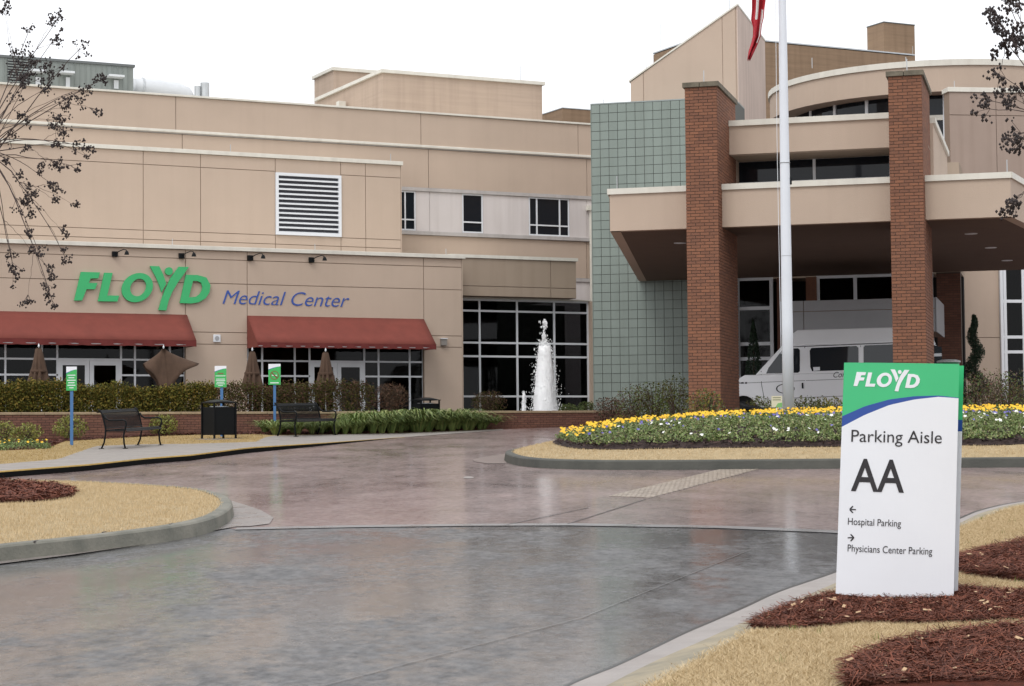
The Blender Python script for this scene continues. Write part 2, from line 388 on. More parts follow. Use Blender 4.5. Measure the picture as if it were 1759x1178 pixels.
g = MB(); xs = [-900, -60, -30, 0, 30, 60, 900]; ys = [-300, 0, 20, 40, 59, 200, 3000]
for y in ys:
    for x in xs: g.v.append((x, y, GS*min(y, GYMAX) + GX*max(-60, min(60, x))))
nx = len(xs)
for j in range(len(ys)-1):
    for i in range(nx-1): g.f.append((j*nx+i, j*nx+i+1, (j+1)*nx+i+1, (j+1)*nx+i))
tag(g.build('road', ROAD, fix=False), kind='structure')
def sheet(name, pts, dz, m, kind='structure'):
    q = MB().add([(p[0], p[1], G(p[0], p[1])+dz) for p in pts], [tuple(range(len(pts)))])
    o = q.build(name, m, fix=False)
    if o.data.polygons[0].normal.z < 0: o.data.flip_normals()
    return tag(o, kind=kind)
edge = [gp(*p) for p in ((-500, 890), (250, 893), (405, 909), (600, 905), (800, 902.5), (980, 901.5), (1240, 906), (1436, 914), (1640, 925), (2300, 960))]
sheet('stamped_concrete_drive', edge + [Vector((40, 58.99, 0)), Vector((-30, 58.99, 0))], .004, PINK)
sheet('entrance_paving', [Vector((-2, 58.995, 0)), Vector((40, 58.995, 0)), Vector((40, 75, 0)), Vector((-2, 75, 0))], .004, PINK)
def ribbon(name, pts, w, dz, m, kind='structure'):
    q = MB(); n = len(pts)
    for i, p in enumerate(pts):
        d = (pts[min(i+1, n-1)]-pts[max(i-1, 0)]); d = Vector((d.x, d.y, 0)).normalized(); nn = Vector((-d.y, d.x, 0))
        for s in (-.5, .5): a = p+nn*w*s; q.v.append((a.x, a.y, G(a.x, a.y)+dz))
    q.f = [(2*i, 2*i+2, 2*i+3, 2*i+1) for i in range(n-1)]
    o = q.build(name, m, fix=False)
    if o.data.polygons[0].normal.z < 0: o.data.flip_normals()
    return tag(o, kind=kind)
ribbon('concrete_strip', edge[2:9], .30, .008, mat('grey_wet_strip', (.24, .235, .235), .3, .3, 2, rvar=.1, rscale=2))
JOINT = mat('saw_cut_joint', (.05, .04, .038), .5)
for k, (a, b) in enumerate((((975, 901), (1110, 858)), ((868, 903), (1010, 873)))):
    ribbon('expansion_joint', [gp(*a), gp((a[0]+b[0])/2, (a[1]+b[1])/2), gp(*b)], .022, .009, JOINT)
for k, (a, b) in enumerate((((560, 1178), (1000, 1062)), ((1000, 1062), (1290, 945)))):
    ribbon('pavement_seam', [gp(*a), gp(*b)], .010, .0085, mat('pale_seam', (.10, .10, .10), .3))
sheet('manhole_cover', [gp(805+math.cos(a)*9, 821+math.sin(a)*1.6) for a in np.linspace(0, 6.28, 17)[:-1]], .012, CONC)

# cobble band across the drive
A0, A1, B0, B1 = gp(1045, 853), gp(1118, 856), gp(1240, 806), gp(1305, 806)
band = sheet('stone_paving_band', [A0, A1, B1, B0], .008, mat('band_bedding', (.20, .165, .135), .6, .3, 20))
COB = mat('pale_cobble', (.38, .32, .26), .4, island=1., col2=(.28, .23, .185))
q = MB(); nr, nc = 46, 9
for i in range(nr):
    for j in range(nc):
        def P(s, t): return (A0.lerp(B0, s)).lerp(A1.lerp(B1, s), t)
        jj = .5*(i % 2)
        s0, s1 = (i+.06)/nr, (i+.94)/nr; t0, t1 = max(0, (j+jj-.44)/nc), min(1, (j+jj+.44)/nc)
        if t1-t0 < .03: continue
        c = [P(s0, t0), P(s0, t1), P(s1, t1), P(s1, t0)]; h = random.uniform(.0105, .013)
        q.add([(p.x, p.y, G(p.x, p.y)+.004) for p in c] + [(p.x, p.y, G(p.x, p.y)+h) for p in c],
              [(4, 5, 6, 7), (0, 1, 5, 4), (1, 2, 6, 5), (2, 3, 7, 6), (3, 0, 4, 7)])
o = q.build('cobbles', COB, band); o['kind'] = 'stuff'

def resample(pts, step, closed):
    """Catmull-Rom then even spacing, 2-D"""
    P = [Vector((p[0], p[1])) for p in pts]; n = len(P); out = []
    for i in range(n if closed else n-1):
        p0 = P[(i-1) % n] if closed or i > 0 else P[i]; p1 = P[i]; p2 = P[(i+1) % n]; p3 = P[(i+2) % n] if closed or i+2 < n else P[(i+1) % n]
        for k in range(16):
            t = k/16; out.append(.5*((2*p1)+(p2-p0)*t+(2*p0-5*p1+4*p2-p3)*t*t+(3*p1-p0-3*p2+p3)*t**3))
    out.append(P[0] if closed else P[-1])
    res = [out[0]]; acc = 0
    for a, b in zip(out, out[1:]):
        acc += (b-a).length
        if acc >= step: res.append(b); acc = 0
    if closed and (res[-1]-res[0]).length < step*.5: res.pop()
    return res
def inset(P, w, closed=True):
    n = len(P); out = []
    area = sum(P[i].x*P[(i+1) % n].y-P[(i+1) % n].x*P[i].y for i in range(n)); sgn = 1 if area > 0 else -1
    for i in range(n):
        a = P[(i-1) % n] if closed or i else P[i]; b = P[(i+1) % n] if closed or i < n-1 else P[i]
        d = (b-a).normalized(); out.append(P[i]+Vector((-d.y, d.x))*w*sgn)
    return out
def kerb_ring(name, P, h, w, m):
    prof = [(0, 0), (.02, h-.025), (.04, h-.006), (.06, h), (w, h), (w, .0)]
    rings = [[(p.x, p.y, G(p.x, p.y)+z) for p in inset(P, d)] for d, z in prof]
    k = len(P); q = MB()
    for r in rings: q.v += r
    for i in range(len(rings)-1):
        for j in range(k): q.f.append((i*k+j, i*k+(j+1) % k, (i+1)*k+(j+1) % k, (i+1)*k+j))
    o = q.build(name, m); return tag(o, kind='structure')
def mound(name, P, w, h, crown, m, c=None, rough=0.):
    I = inset(P, w); n = len(I); cen = Vector((sum(p.x for p in I)/n, sum(p.y for p in I)/n)) if c is None else Vector(c)
    q = MB(); sc = [1, .97, .92, .85, .75, .6, .45, .3, .15]
    for s in sc:
        for p in I:
            r = cen+(p-cen)*s; zz = G(r.x, r.y)+h+crown*(1-s**4)+rough*(random.random()-.5)*(s < 1); q.v.append((r.x, r.y, zz))
    q.v.append((cen.x, cen.y, G(cen.x, cen.y)+h+crown))
    for i in range(len(sc)-1):
        for j in range(n): q.f.append((i*n+j, i*n+(j+1) % n, (i+1)*n+(j+1) % n, (i+1)*n+j))
    b = (len(sc)-1)*n
    for j in range(n): q.f.append((b+j, b+(j+1) % n, len(q.v)-1))
    o = q.build(name, m, smooth=True); tag(o, kind='structure')
    ang = np.array([math.atan2((p-cen).y, (p-cen).x) for p in I]); rad = np.array([(p-cen).length for p in I]); od = np.argsort(ang)
    ang, rad = ang[od], rad[od]
    def height(x, y):
        dx = np.asarray(x)-cen.x; dy = np.asarray(y)-cen.y
        s = np.clip(np.hypot(dx, dy)/np.interp(np.arctan2(dy, dx), ang, rad, period=2*np.pi), 0, 1)
        return h+crown*(1-s**4)
    return o, height
def inside(P, x, y):
    x = np.asarray(x, float); y = np.asarray(y, float); c = np.zeros(x.shape, bool); n = len(P)
    for i in range(n):
        a, b = P[i], P[(i+1) % n]
        if a.y == b.y: continue
        c ^= ((a.y > y) != (b.y > y)) & (x < (b.x-a.x)*(y-a.y)/(b.y-a.y)+a.x)
    return c
def blades(name, pts, z, hmin, hmax, wid, per, m, spread=.03, lean=.5, label=None):
    """tufts of triangular grass blades: pts (n,2), z (n,)"""
    n = len(pts); k = n*per
    base = np.repeat(np.column_stack([pts, z]), per, 0)
    base[:, :2] += rng.normal(0, spread, (k, 2))
    a = rng.uniform(0, 2*np.pi, k); h = rng.uniform(hmin, hmax, k); ln = rng.uniform(0, lean, k)*h; la = rng.uniform(0, 2*np.pi, k)
    w = np.column_stack([np.cos(a), np.sin(a), np.zeros(k)])*wid/2
    tip = base+np.column_stack([np.cos(la)*ln, np.sin(la)*ln, h])
    V = np.stack([base-w, base+w, tip], 1).reshape(-1, 3); F = np.arange(3*k).reshape(-1, 3)
    o = fast(name, V, F, m); tag(o, kind='stuff')
    if label: o['label'] = label
    return o
def scatter(P, n, reject=None):
    """n random points inside polygon P, vectorised; reject(x, y) -> bool array"""
    xs_ = [p.x for p in P]; ys_ = [p.y for p in P]; out = np.zeros((0, 2))
    while len(out) < n:
        x = rng.uniform(min(xs_), max(xs_), 4*n); y = rng.uniform(min(ys_), max(ys_), 4*n)
        if reject is not None: k = ~reject(x, y); x, y = x[k], y[k]
        k = inside(P, x, y); out = np.vstack([out, np.column_stack([x[k], y[k]])])
    return out[:n]
def GA(p): return GS*np.minimum(p[:, 1], GYMAX) + GX*p[:, 0]
def needles(name, pts, z, m, lmin=.06, lmax=.2, wid=.005, lift=.035, label=None):
    k = len(pts); c = np.column_stack([np.array(pts), np.array(z)]); a = rng.uniform(0, 2*np.pi, k); L = rng.uniform(lmin, lmax, k)/2
    el = rng.normal(0, .22, k); d = np.column_stack([np.cos(a)*np.cos(el), np.sin(a)*np.cos(el), np.sin(el)])*L[:, None]
    c[:, 2] += rng.uniform(.0, lift, k)
    w = np.column_stack([-np.sin(a), np.cos(a), rng.uniform(-.6, .6, k)])*wid/2
    V = np.stack([c-d-w, c+d-w, c+d+w, c-d+w], 1).reshape(-1, 3); F = np.arange(4*k).reshape(-1, 4)
    o = fast(name, V, F, m); tag(o, kind='stuff')
    if label: o['label'] = label
    return o

# ---- left island
OUT = [gp(*p) for p in ((-500, 1030), (-250, 1000), (0, 966), (150, 949), (290, 930), (360, 915), (393, 899), (402, 884), (388, 870), (340, 857), (230, 848), (100, 842), (-100, 838), (-400, 836))]
P1 = resample(OUT, .18, True)
kerb_ring('left_island_kerb', P1, .165, .17, CONCK)
turf1, h1 = mound('left_island_turf', P1, .165, .15, .06, TURF, rough=.012)
for t in (.0,):
    pa = [gp(*p) for p in ((352, 857), (400, 862), (445, 876), (470, 890), (463, 901), (430, 905), (405, 906), (370, 912), (330, 921), (250, 936), (120, 955), (0, 970), (-200, 997), (-200, 985), (0, 962), (150, 946), (290, 926), (355, 910), (385, 893), (392, 880), (380, 869))]
    sheet('gutter_apron', pa, .012, mat('damp_apron', (.25, .22, .205), .35, .3, 2.5, .2, 40, rvar=.12, rscale=3))
for px, py in ((177, 940), (292, 925), (60, 957)):       # kerb joints
    a = gp(px, py+1); b = gp(px, py+1, .0)
    d = Vector((.02, -1, 0)).normalized()
    MBj = MB().box(-.008, .008, -.03, .2, -.02, .168)
    o = MBj.build('kerb_joint', JOINT); o.location = a+Vector((0, 0, .002)); tag(o, kind='structure')
I1 = inset(P1, .17)
vis = lambda x, y: (CX+FPX*x/y < -70) | (CX+FPX*x/y > 420)
mul1 = [Vector(gp(CX_, CY_, .2)[:2]) for CX_, CY_ in ((-260, 862), (-120, 872), (0, 866), (70, 863), (115, 857), (130, 849), (110, 840), (60, 833), (0, 829), (-120, 826), (-260, 835))]
mul1 = resample(mul1, .3, True)
pts = scatter(I1, 16000, lambda x, y: vis(x, y) | inside(mul1, x, y))
blades('left_island_grass', np.array(pts), GA(pts)+h1(pts[:, 0], pts[:, 1])-.01, .03, .055, .009, 2, BLADE)
pts = scatter(mul1, 5200, vis)
needles('left_island_pine_straw', pts, GA(pts)+h1(pts[:, 0], pts[:, 1])+.02, STRAW, .08, .22, .012, .06)
q = MB(); c = Vector((sum(p.x for p in mul1)/len(mul1), sum(p.y for p in mul1)/len(mul1)))
q.v = [(p.x, p.y, G(p.x, p.y)+h1(p.x, p.y)+.005) for p in mul1]+[(c.x+(p.x-c.x)*.7, c.y+(p.y-c.y)*.7, G(p.x, p.y)+h1(c.x, c.y)+.05) for p in mul1]+[(c.x, c.y, G(c.x, c.y)+h1(c.x, c.y)+.08)]
n = len(mul1); q.f = [(i, (i+1) % n, (i+1) % n+n, i+n) for i in range(n)]+[(i+n, (i+1) % n+n, 2*n) for i in range(n)]
tag(q.build('left_island_mulch', MULCH, smooth=True), kind='structure')

# ---- centre island with the flower bed
OUT = [gp(*p) for p in ((866, 791), (884, 799), (925, 804), (1010, 807), (1120, 807.5), (1300, 806.5), (1480, 805), (1620, 804), (1759, 803), (1900, 801))]
OUT += [Vector((14.5, 36.5, 0)), Vector((15.5, 40, 0)), Vector((14, 44, 0)), Vector((9, 45.2, 0)), Vector((4.6, 44.4, 0)), Vector((2.2, 43.0, 0)), Vector((.7, 41.3, 0)), Vector((.0, 40.0, 0))]
P2 = resample(OUT, .22, True)
kerb_ring('flower_island_kerb', P2, .17, .17, mat('dark_wet_kerb', (.075, .075, .062), .6, .5, 1.5, .3, 30, col2=(.038, .04, .033)))
cc = Vector((7.5, 40.5))
turf2, h2 = mound('flower_island_turf', P2, .165, .155, .47, TURF, c=cc, rough=.012)
sheet('gutter_apron', [gp(*p) for p in ((870, 797), (838, 797), (815, 793.5), (812, 790), (835, 785), (868, 780), (900, 772), (905, 776), (880, 782), (868, 788))], .012, mat('pink_apron', (.26, .20, .18), .3, .25, 3))
I2 = inset(P2, .17)
bed = inset(P2, .95); bed = [cc+(p-cc) for p in bed]
visc = lambda x, y: (CX+FPX*x/y < 840) | (CX+FPX*x/y > 2250) | (y > 43.5)
pts = scatter(I2, 9000, lambda x, y: visc(x, y) | inside(bed, x, y) | (y > 39.5))
blades('flower_island_grass', np.array(pts), GA(pts)+h2(pts[:, 0], pts[:, 1])-.01, .025, .05, .012, 2, BLADE)
q = MB(); n = len(bed)
for s, dz in ((1, .012), (.96, .06), (.8, .1), (.5, .1)):
    for p in bed: r = cc+(p-cc)*s; q.v.append((r.x, r.y, G(r.x, r.y)+h2(r.x, r.y)+dz))
q.v.append((cc.x, cc.y, G(cc.x, cc.y)+h2(cc.x, cc.y)+.1))
for i in range(3):
    for j in range(n): q.f.append((i*n+j, i*n+(j+1) % n, (i+1)*n+(j+1) % n, (i+1)*n+j))
for j in range(n): q.f.append((3*n+j, 3*n+(j+1) % n, len(q.v)-1))
tag(q.build('flower_island_mulch', MULCHD, smooth=True), kind='structure')
pts = scatter(bed, 9000, lambda x, y: visc(x, y) | (y > 38.2))
needles('flower_island_bark', pts, GA(pts)+h2(pts[:, 0], pts[:, 1])+.05, mat('dark_bark', (.085, .04, .032), .9, island=1., col2=(.02, .012, .011)), .04, .12, .02, .05)

# ---- right lawn in the foreground
RE = [(840, 1250), (979, 1178), (1053, 1148), (1121, 1116), (1177, 1089), (1231, 1066), (1282, 1043.5), (1340, 1017), (1433, 985), (1530, 946), (1620, 906), (1655, 889), (1690, 876), (1759, 862), (1900, 846)]
E0 = [gp(*p) for p in RE]
GU = [(905, 1258), (1050, 1178), (1129, 1138), (1205.6, 1104.6), (1262, 1079), (1340, 1046), (1436, 1004), (1530, 962), (1620, 916), (1656, 897), (1692, 881), (1759, 865), (1900, 849)]
CU = [(960, 1264), (1114, 1178), (1180, 1145), (1267, 1097), (1340, 1060), (1436, 1017), (1530, 970), (1620, 922), (1656, 904), (1700, 886.5), (1759, 868), (1900, 852)]
e0 = resample(E0, .25, False); e1 = resample([gp(*p) for p in GU], .25, False); e2 = resample([gp(*p, .1) for p in CU], .25, False)
def strip(name, a, b, za, zb, m, kind='structure'):
    n = 60; q = MB()
    def S_(L, t):
        f = t*(len(L)-1); i = min(int(f), len(L)-2); return L[i].lerp(L[i+1], f-i)
    for i in range(n+1):
        p = S_(a, i/n); r = S_(b, i/n)
        q.v += [(p.x, p.y, G(p.x, p.y)+za), (r.x, r.y, G(r.x, r.y)+zb)]
    q.f = [(2*i, 2*i+2, 2*i+3, 2*i+1) for i in range(n)]
    o = q.build(name, m, fix=False)
    if o.data.polygons[0].normal.z < 0: o.data.flip_normals()
    return tag(o, kind=kind)
strip('gutter_pan', e0, e1, .010, .016, CONC)
ribbon('gutter_joint', [Vector((p.x, p.y, 0)) for p in e0], .03, .0135, mat('wet_black_joint', (.015, .014, .014), .3))
strip('rolled_kerb', e1, e2, .016, .10, CONCT)
lawn = [Vector((p.x, p.y)) for p in e2]+[Vector((26, 24)), Vector((26, 3)), Vector((3, 3))]
lh = lambda x, y: .10+.05*(math.sin(x*1.3+y*.7)*.5+.5)*min(1, max(0, (x-1.5)))
bm = bmesh.new(); 
vs = [bm.verts.new((p.x, p.y, G(p.x, p.y)+.10)) for p in lawn]; f = bm.faces.new(vs); 
if f.normal.z < 0: f.normal_flip()
bmesh.ops.triangulate(bm, faces=bm.faces)
me = bpy.data.meshes.new('lawn'); bm.to_mesh(me); bm.free(); me.update()
o = link('lawn', me, TURF); tag(o, kind='structure')
if me.polygons[0].normal.z < 0: me.flip_normals()
visr = lambda x, y: (y < 10.4) | (y > 30) | (CX+FPX*x/np.maximum(y, .1) > 2050)
ML = {}
ML['sign_bed'] = [(1287, 1076), (1330, 1052), (1380, 1035), (1433, 1023), (1540, 1014), (1647, 1012), (1700, 1016), (1800, 1021), (1900, 1028), (1900, 1054), (1759, 1064), (1606, 1072), (1475, 1071), (1418, 1077), (1340, 1081)]
ML['front_bed'] = [(1452, 1190), (1450, 1168), (1462, 1148), (1512, 1125), (1587, 1106), (1700, 1091), (1800, 1082), (1920, 1080), (1950, 1240), (1480, 1240)]
ML['back_bed'] = [(1628, 975), (1649, 963), (1700, 950), (1800, 927), (1900, 915), (1960, 960), (1900, 1012), (1800, 1005), (1700, 994), (1649, 985)]
MP = {k: resample([gp(a, b, .1) for a, b in v], .12, True) for k, v in ML.items()}
def inm(x, y): return np.any([inside(P, x, y) for P in MP.values()], 0)
pts = scatter(lawn, 72000, lambda x, y: visr(x, y) | inm(x, y))
blades('lawn_grass', np.array(pts), GA(pts)+.098, .012, .034, .005, 4, BLADE, spread=.04, lean=2.4)
pts2 = scatter(lawn, 40, lambda x, y: visr(x, y) | inm(x, y) | (np.sin(x*5.1+y*3.3) < .93))
blades('lawn_green_weed', np.array(pts2), GA(pts2)+.10, .03, .07, .006, 5, mat('green_weed', (.12, .17, .03), .8), spread=.02)
for k, P in MP.items():
    c = Vector((sum(p.x for p in P)/len(P), sum(p.y for p in P)/len(P))); n = len(P); q = MB()
    for s, dz in ((1, .103), (.93, .115), (.75, .12), (.4, .12)) if k == 'sign_bed' else ((1, .103), (.93, .13), (.75, .15), (.4, .16)):
        for p in P: r = c+(p-c)*s; q.v.append((r.x, r.y, G(r.x, r.y)+dz))
    q.v.append((c.x, c.y, G(c.x, c.y)+(.12 if k == 'sign_bed' else .165)))
    for i in range(3):
        for j in range(n): q.f.append((i*n+j, i*n+(j+1) % n, (i+1)*n+(j+1) % n, (i+1)*n+j))
    for j in range(n): q.f.append((3*n+j, 3*n+(j+1) % n, len(q.v)-1))
    tag(q.build(k+'_mulch', MULCH, smooth=True), kind='structure')
    nn = {'sign_bed': 19000, 'front_bed': 23000, 'back_bed': 20000}[k]
    pts = scatter(P, nn, lambda x, y: (CX+FPX*x/y > 2000) | (y < 10.4))
    needles(k+'_pine_straw', pts, GA(pts)+(.112 if k == 'sign_bed' else .125), STRAW, .07, .2, .0045, .025 if k == 'sign_bed' else .06)
    pts = scatter(P, 85, lambda x, y: (CX+FPX*x/y > 2000) | (y < 10.4))
    needles(k+'_wood_chips', pts, GA(pts)+(.135 if k == 'sign_bed' else .17), CHIP, .02, .06, .02, .02)

# ---- left walk, kerb, turf and mulch in front of the planter wall
def hh(px): return .012+.113*max(0, min(1, (692-px)/250))
def pl(tab):
    xs_ = [t[0] for t in tab]; ys_ = [t[1] for t in tab]; return lambda x: float(np.interp(x, xs_, ys_))
KB = pl([(-120, 833), (0, 821), (153, 808.6), (255, 797), (331, 791), (420, 779), (547, 766.6), (675, 753.4), (692, 752), (760, 746.5), (850, 740), (900, 737)])
WB = pl([(-120, 806), (0, 797), (100, 788.5), (135, 776), (165, 766), (240, 763), (331, 762), (400, 760), (440, 758.5), (452, 752), (470, 748), (560, 746.5), (675, 744), (789, 740), (840, 737.5), (900, 735)])
TB = pl([(-120, 778), (0, 774), (80, 771), (110, 758), (250, 750), (330, 747), (440, 746), (452, 746), (470, 747), (560, 746), (675, 743.5), (789, 739.5), (840, 737), (900, 734)])
PXS = list(np.arange(-120, 870, 8))
kb = [gp(x, KB(x)) for x in PXS]
def at_level(p, px): return Vector((p.x, p.y, G(p.x, p.y)+hh(px)))
kt = []
for i, x in enumerate(PXS):
    p = kb[i]; kt.append(at_level(p+Vector((-.01, .02, 0)), x))
VP = -7.0
def wallpt(px, v=VP):
    u, z = FA.pix(px, 715, v); w = FA.w(u, v, 0); return Vector((w.x, w.y, 0))
wb = [gp(x, WB(x), hh(x)) for x in PXS]; tb = [gp(x, TB(x), hh(x)) for x in PXS]; wl = [at_level(wallpt(x), x) for x in PXS]
def strip3(name, a, b, m, dz=0.):
    q = MB()
    for p, r in zip(a, b): q.v += [(p.x, p.y, p.z+dz), (r.x, r.y, r.z+dz)]
    q.f = [(2*i, 2*i+2, 2*i+3, 2*i+1) for i in range(len(a)-1)]
    o = q.build(name, m, fix=False)
    if sum(p.normal.z for p in o.data.polygons) < 0: o.data.flip_normals()
    return tag(o, kind='structure')
cut = [i for i, x in enumerate(PXS) if x <= 700]
ks = [p+Vector((-.02, .15, .0015)) for p in kt]
km = [kb[i].lerp(kt[i], .80) for i in range(len(PXS))]
strip3('kerb_face', [kb[i] for i in cut], [km[i] for i in cut], BLACKK)
strip3('yellow_kerb_lip', [km[i] for i in cut], [kt[i] for i in cut], YELK)
strip3('yellow_kerb_edge', [kt[i] for i in cut], [ks[i] for i in cut], YELK)
strip3('sidewalk', [ks[i] if PXS[i] <= 700 else kb[i]+Vector((0, 0, .012)) for i in range(len(PXS))], wb, WALK)
strip3('verge_turf', wb, tb, TURFG)
strip3('planter_mulch', tb, wl, MULCH)
vp_ = []
for _ in range(6000):
    px = random.uniform(-40, 450); t = random.random(); i = PXS.index(min(PXS, key=lambda q_: abs(q_-px)))
    p = wb[i].lerp(tb[i], t); vp_.append((p.x+random.uniform(-.05, .05), p.y, p.z))
vp_ = np.array(vp_); blades('verge_grass', vp_[:, :2], vp_[:, 2]-.005, .02, .045, .012, 2, mat('olive_tan_blade', (.48, .355, .17), .8, island=1., col2=(.33, .24, .105), spec=.1))
vp_ = []
for _ in range(9000):
    px = random.uniform(-40, 850); t = random.random(); i = PXS.index(min(PXS, key=lambda q_: abs(q_-px)))
    p = tb[i].lerp(wl[i], t*.75); vp_.append((p.x, p.y, p.z))
vp_ = np.array(vp_); needles('planter_pine_straw', vp_[:, :2], vp_[:, 2]+.005, mat('dark_straw', (.16, .05, .03), .8, island=1., col2=(.05, .02, .016)), .08, .2, .012, .04)
# ================================================================== BUILDING HELPERS
def panel_wall(T, v, us, zs, m, skip=(), gap=.022, t=.03, name='panel', parent=None):
    for i in range(len(us)-1):
        for j in range(len(zs)-1):
            if (i, j) in skip: continue
            T.box(name, us[i]+gap/2, us[i+1]-gap/2, v-t, v, zs[j]+gap/2, zs[j+1]-gap/2, m, parent)
def glazing(T, v, us, zs, fw=.05, fd=.10, holes=(), m=TRIMW, gm=GLASS, name='window_frame', parent=None, tall=None):
    """grid of mullions (one frame part) with every pane a sub-part; us, zs: centre lines; holes: cells (i,j) left out"""
    q = MB(); b = T.b
    def bx(u0, u1, z0, z1): q.box(u0-b[0], u1-b[0], v-b[1], v+fd-b[1], z0-b[2], z1-b[2])
    nu, nz = len(us)-1, len(zs)-1
    for i in range(nu+1):                      # verticals, cell by cell so that holes stay open
        for j in range(nz):
            if ((i-1, j) in holes or i == 0) and ((i, j) in holes or i == nu): continue
            bx(us[i]-fw/2, us[i]+fw/2, zs[j]+fw/2, zs[j+1]-fw/2)
    for j in range(nz+1):
        for i in range(nu):
            if ((i, j-1) in holes or j == 0) and ((i, j) in holes or j == nz): continue
            bx(us[i]-fw/2, us[i+1]+fw/2 if i == nu-1 else us[i+1]-fw/2, zs[j]-fw/2, zs[j]+fw/2)
    fo = q.build(name, m, parent or T.o)
    for i in range(nu):
        for j in range(nz):
            if (i, j) in holes: continue
            p = MB().box(us[i]+fw/2-b[0], us[i+1]-fw/2-b[0], v+.04-b[1], v+.055-b[1], zs[j]+fw/2-b[2], zs[j+1]-fw/2-b[2]).build('pane', gm, fo)
    return fo
def rod(T, u, v, z, h=.45, parent=None):
    b = T.b; MB().tube([(u-b[0], v-b[1], z-b[2]-.02), (u-b[0], v-b[1], z-b[2]+h)], .012, 6).build('lightning_rod', GALV, parent or T.o)
def cap(T, u0, u1, v0, v1, z0, z1, over=.06, m=TRIM, name='parapet_cap'):
    return T.box(name, u0-over, u1+over, v0-over, v1+over, z0, z1, m, bevel=.01)

# ================================================================== LOW WING WITH AWNINGS (frame A, v = 0)
ZG = FA.Z(160, 617, 0)-2.2                       # patio floor
BOT = ZG-1.2
uL = FA.U(-160, 600); uR = FA.U(793.5, 600)
zc0, zc1 = FA.Z(220, 425.2), FA.Z(220, 418.2)
T1 = Thing('low_hospital_wing', FA, uR, 0, ZG, 'low tan stucco wing with red awnings and the green letters on its wall', 'building')
uj = [uL, FA.U(318, 480), FA.U(424, 480), FA.U(727, 480), uR]
zj = [BOT, FA.Z(390, 591.5), FA.Z(390, 571), FA.Z(200, 482.3), FA.Z(200, 440.2), zc0]
SF0, SF1 = uj[1], uj[3]
holes = [(0, 0), (0, 1), (2, 0), (2, 1)]
# backing: solid piers and spandrels so that the store fronts stay open
zt = zj[2]
T1.box('wall', uL, uR, .0, 12, zt, zc0, GAP)
T1.box('wall', uj[1], uj[2], .0, 12, BOT, zt, GAP); T1.box('wall', uj[3], uR, .0, 12, BOT, zt, GAP)
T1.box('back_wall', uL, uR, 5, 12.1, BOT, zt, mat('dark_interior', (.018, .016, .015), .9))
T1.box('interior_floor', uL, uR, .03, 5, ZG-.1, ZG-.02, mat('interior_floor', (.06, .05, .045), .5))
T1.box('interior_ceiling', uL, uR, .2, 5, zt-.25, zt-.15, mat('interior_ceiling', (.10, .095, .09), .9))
LGT = bpy.data.materials.new('ceiling_lamp_glow'); LGT.use_nodes = True; LGT.node_tree.nodes['Principled BSDF'].inputs['Emission Color'].default_value = (1, .85, .6, 1); LGT.node_tree.nodes['Principled BSDF'].inputs['Emission Strength'].default_value = 1.6
for px in (45, 122, 197, 262, 480, 545, 600, 680):
    x = FA.U(px, 600, 3.2); T1.box('ceiling_lamp', x-.22, x+.22, 2.9, 3.1, zt-.262, zt-.251, LGT)
for px, hh__ in ((30, .75), (150, .9), (255, .75), (300, 1.1), (470, .8), (520, 1.3), (660, .8), (700, 1.2)):
    x = FA.U(px, 640, 3.5); T1.box('interior_table', x-.5, x+.5, 2.6, 3.4, ZG, ZG+hh__, mat('interior_wood', (.12, .07, .04), .6), bevel=.02)
panel_wall(T1, 0, uj, zj, STUCCO, holes)
T1.box('corner_return', uR+.001, uR+.03, -.03, 6, BOT, zc0, STUCCO)
cap(T1, uL, uR, -.03, 12, zc0, zc1, .10)
# store fronts
zT = FA.Z(160, 617, .1); zM = FA.Z(160, 644, .1); zH = FA.Z(160, 590, .1); zF = ZG+.02
def storefront(pxs, door, ymid):
    us = [FA.U(p, 630, .1) for p in pxs]; d0, d1 = door
    hol = [(i, j) for i in range(len(us)-1) for j in (0, 1) if d0 <= i < d1]
    fo = glazing(T1, .10, us, [zF, zM, zT, zH+.1], .055, .12, hol)
    a, b_ = us[d0]+.0275, us[d1]-.0275; mid = (a+b_)/2
    for k, (l, r) in enumerate(((a, mid-.006), (mid+.006, b_))):
        q = MB(); bb = T1.b; sw = .13
        for (x0, x1, z0, z1) in ((l, l+sw, zF, zT-.03), (r-sw, r, zF, zT-.03), (l+sw, r-sw, zT-.03-.15, zT-.03), (l+sw, r-sw, zF, zF+.22)):
            q.box(x0-bb[0], x1-bb[0], .10-bb[1], .15-bb[1], z0-bb[2], z1-bb[2])
        d = q.build('door', TRIMW, T1.o)
        MB().box(l+sw-bb[0], r-sw-bb[0], .12-bb[1], .13-bb[1], zF+.22-bb[2], zT-.18-bb[2]).build('pane', GLASS, d)
        hx = r-sw*.5 if k == 0 else l+sw*.5
        MB().tube([(hx-bb[0], .07-bb[1], zF+.8-bb[2]), (hx-bb[0], .07-bb[1], zF+1.25-bb[2])], .015, 6).build('handle', GALV, d)
storefront([-150, -75, 9.3, 72, 98.5, 208, 232, 292, 317.5], (4, 5), 644)
storefront([425.5, 450.6, 506.6, 532, 626, 650.5, 704, 727], (3, 4), 646)
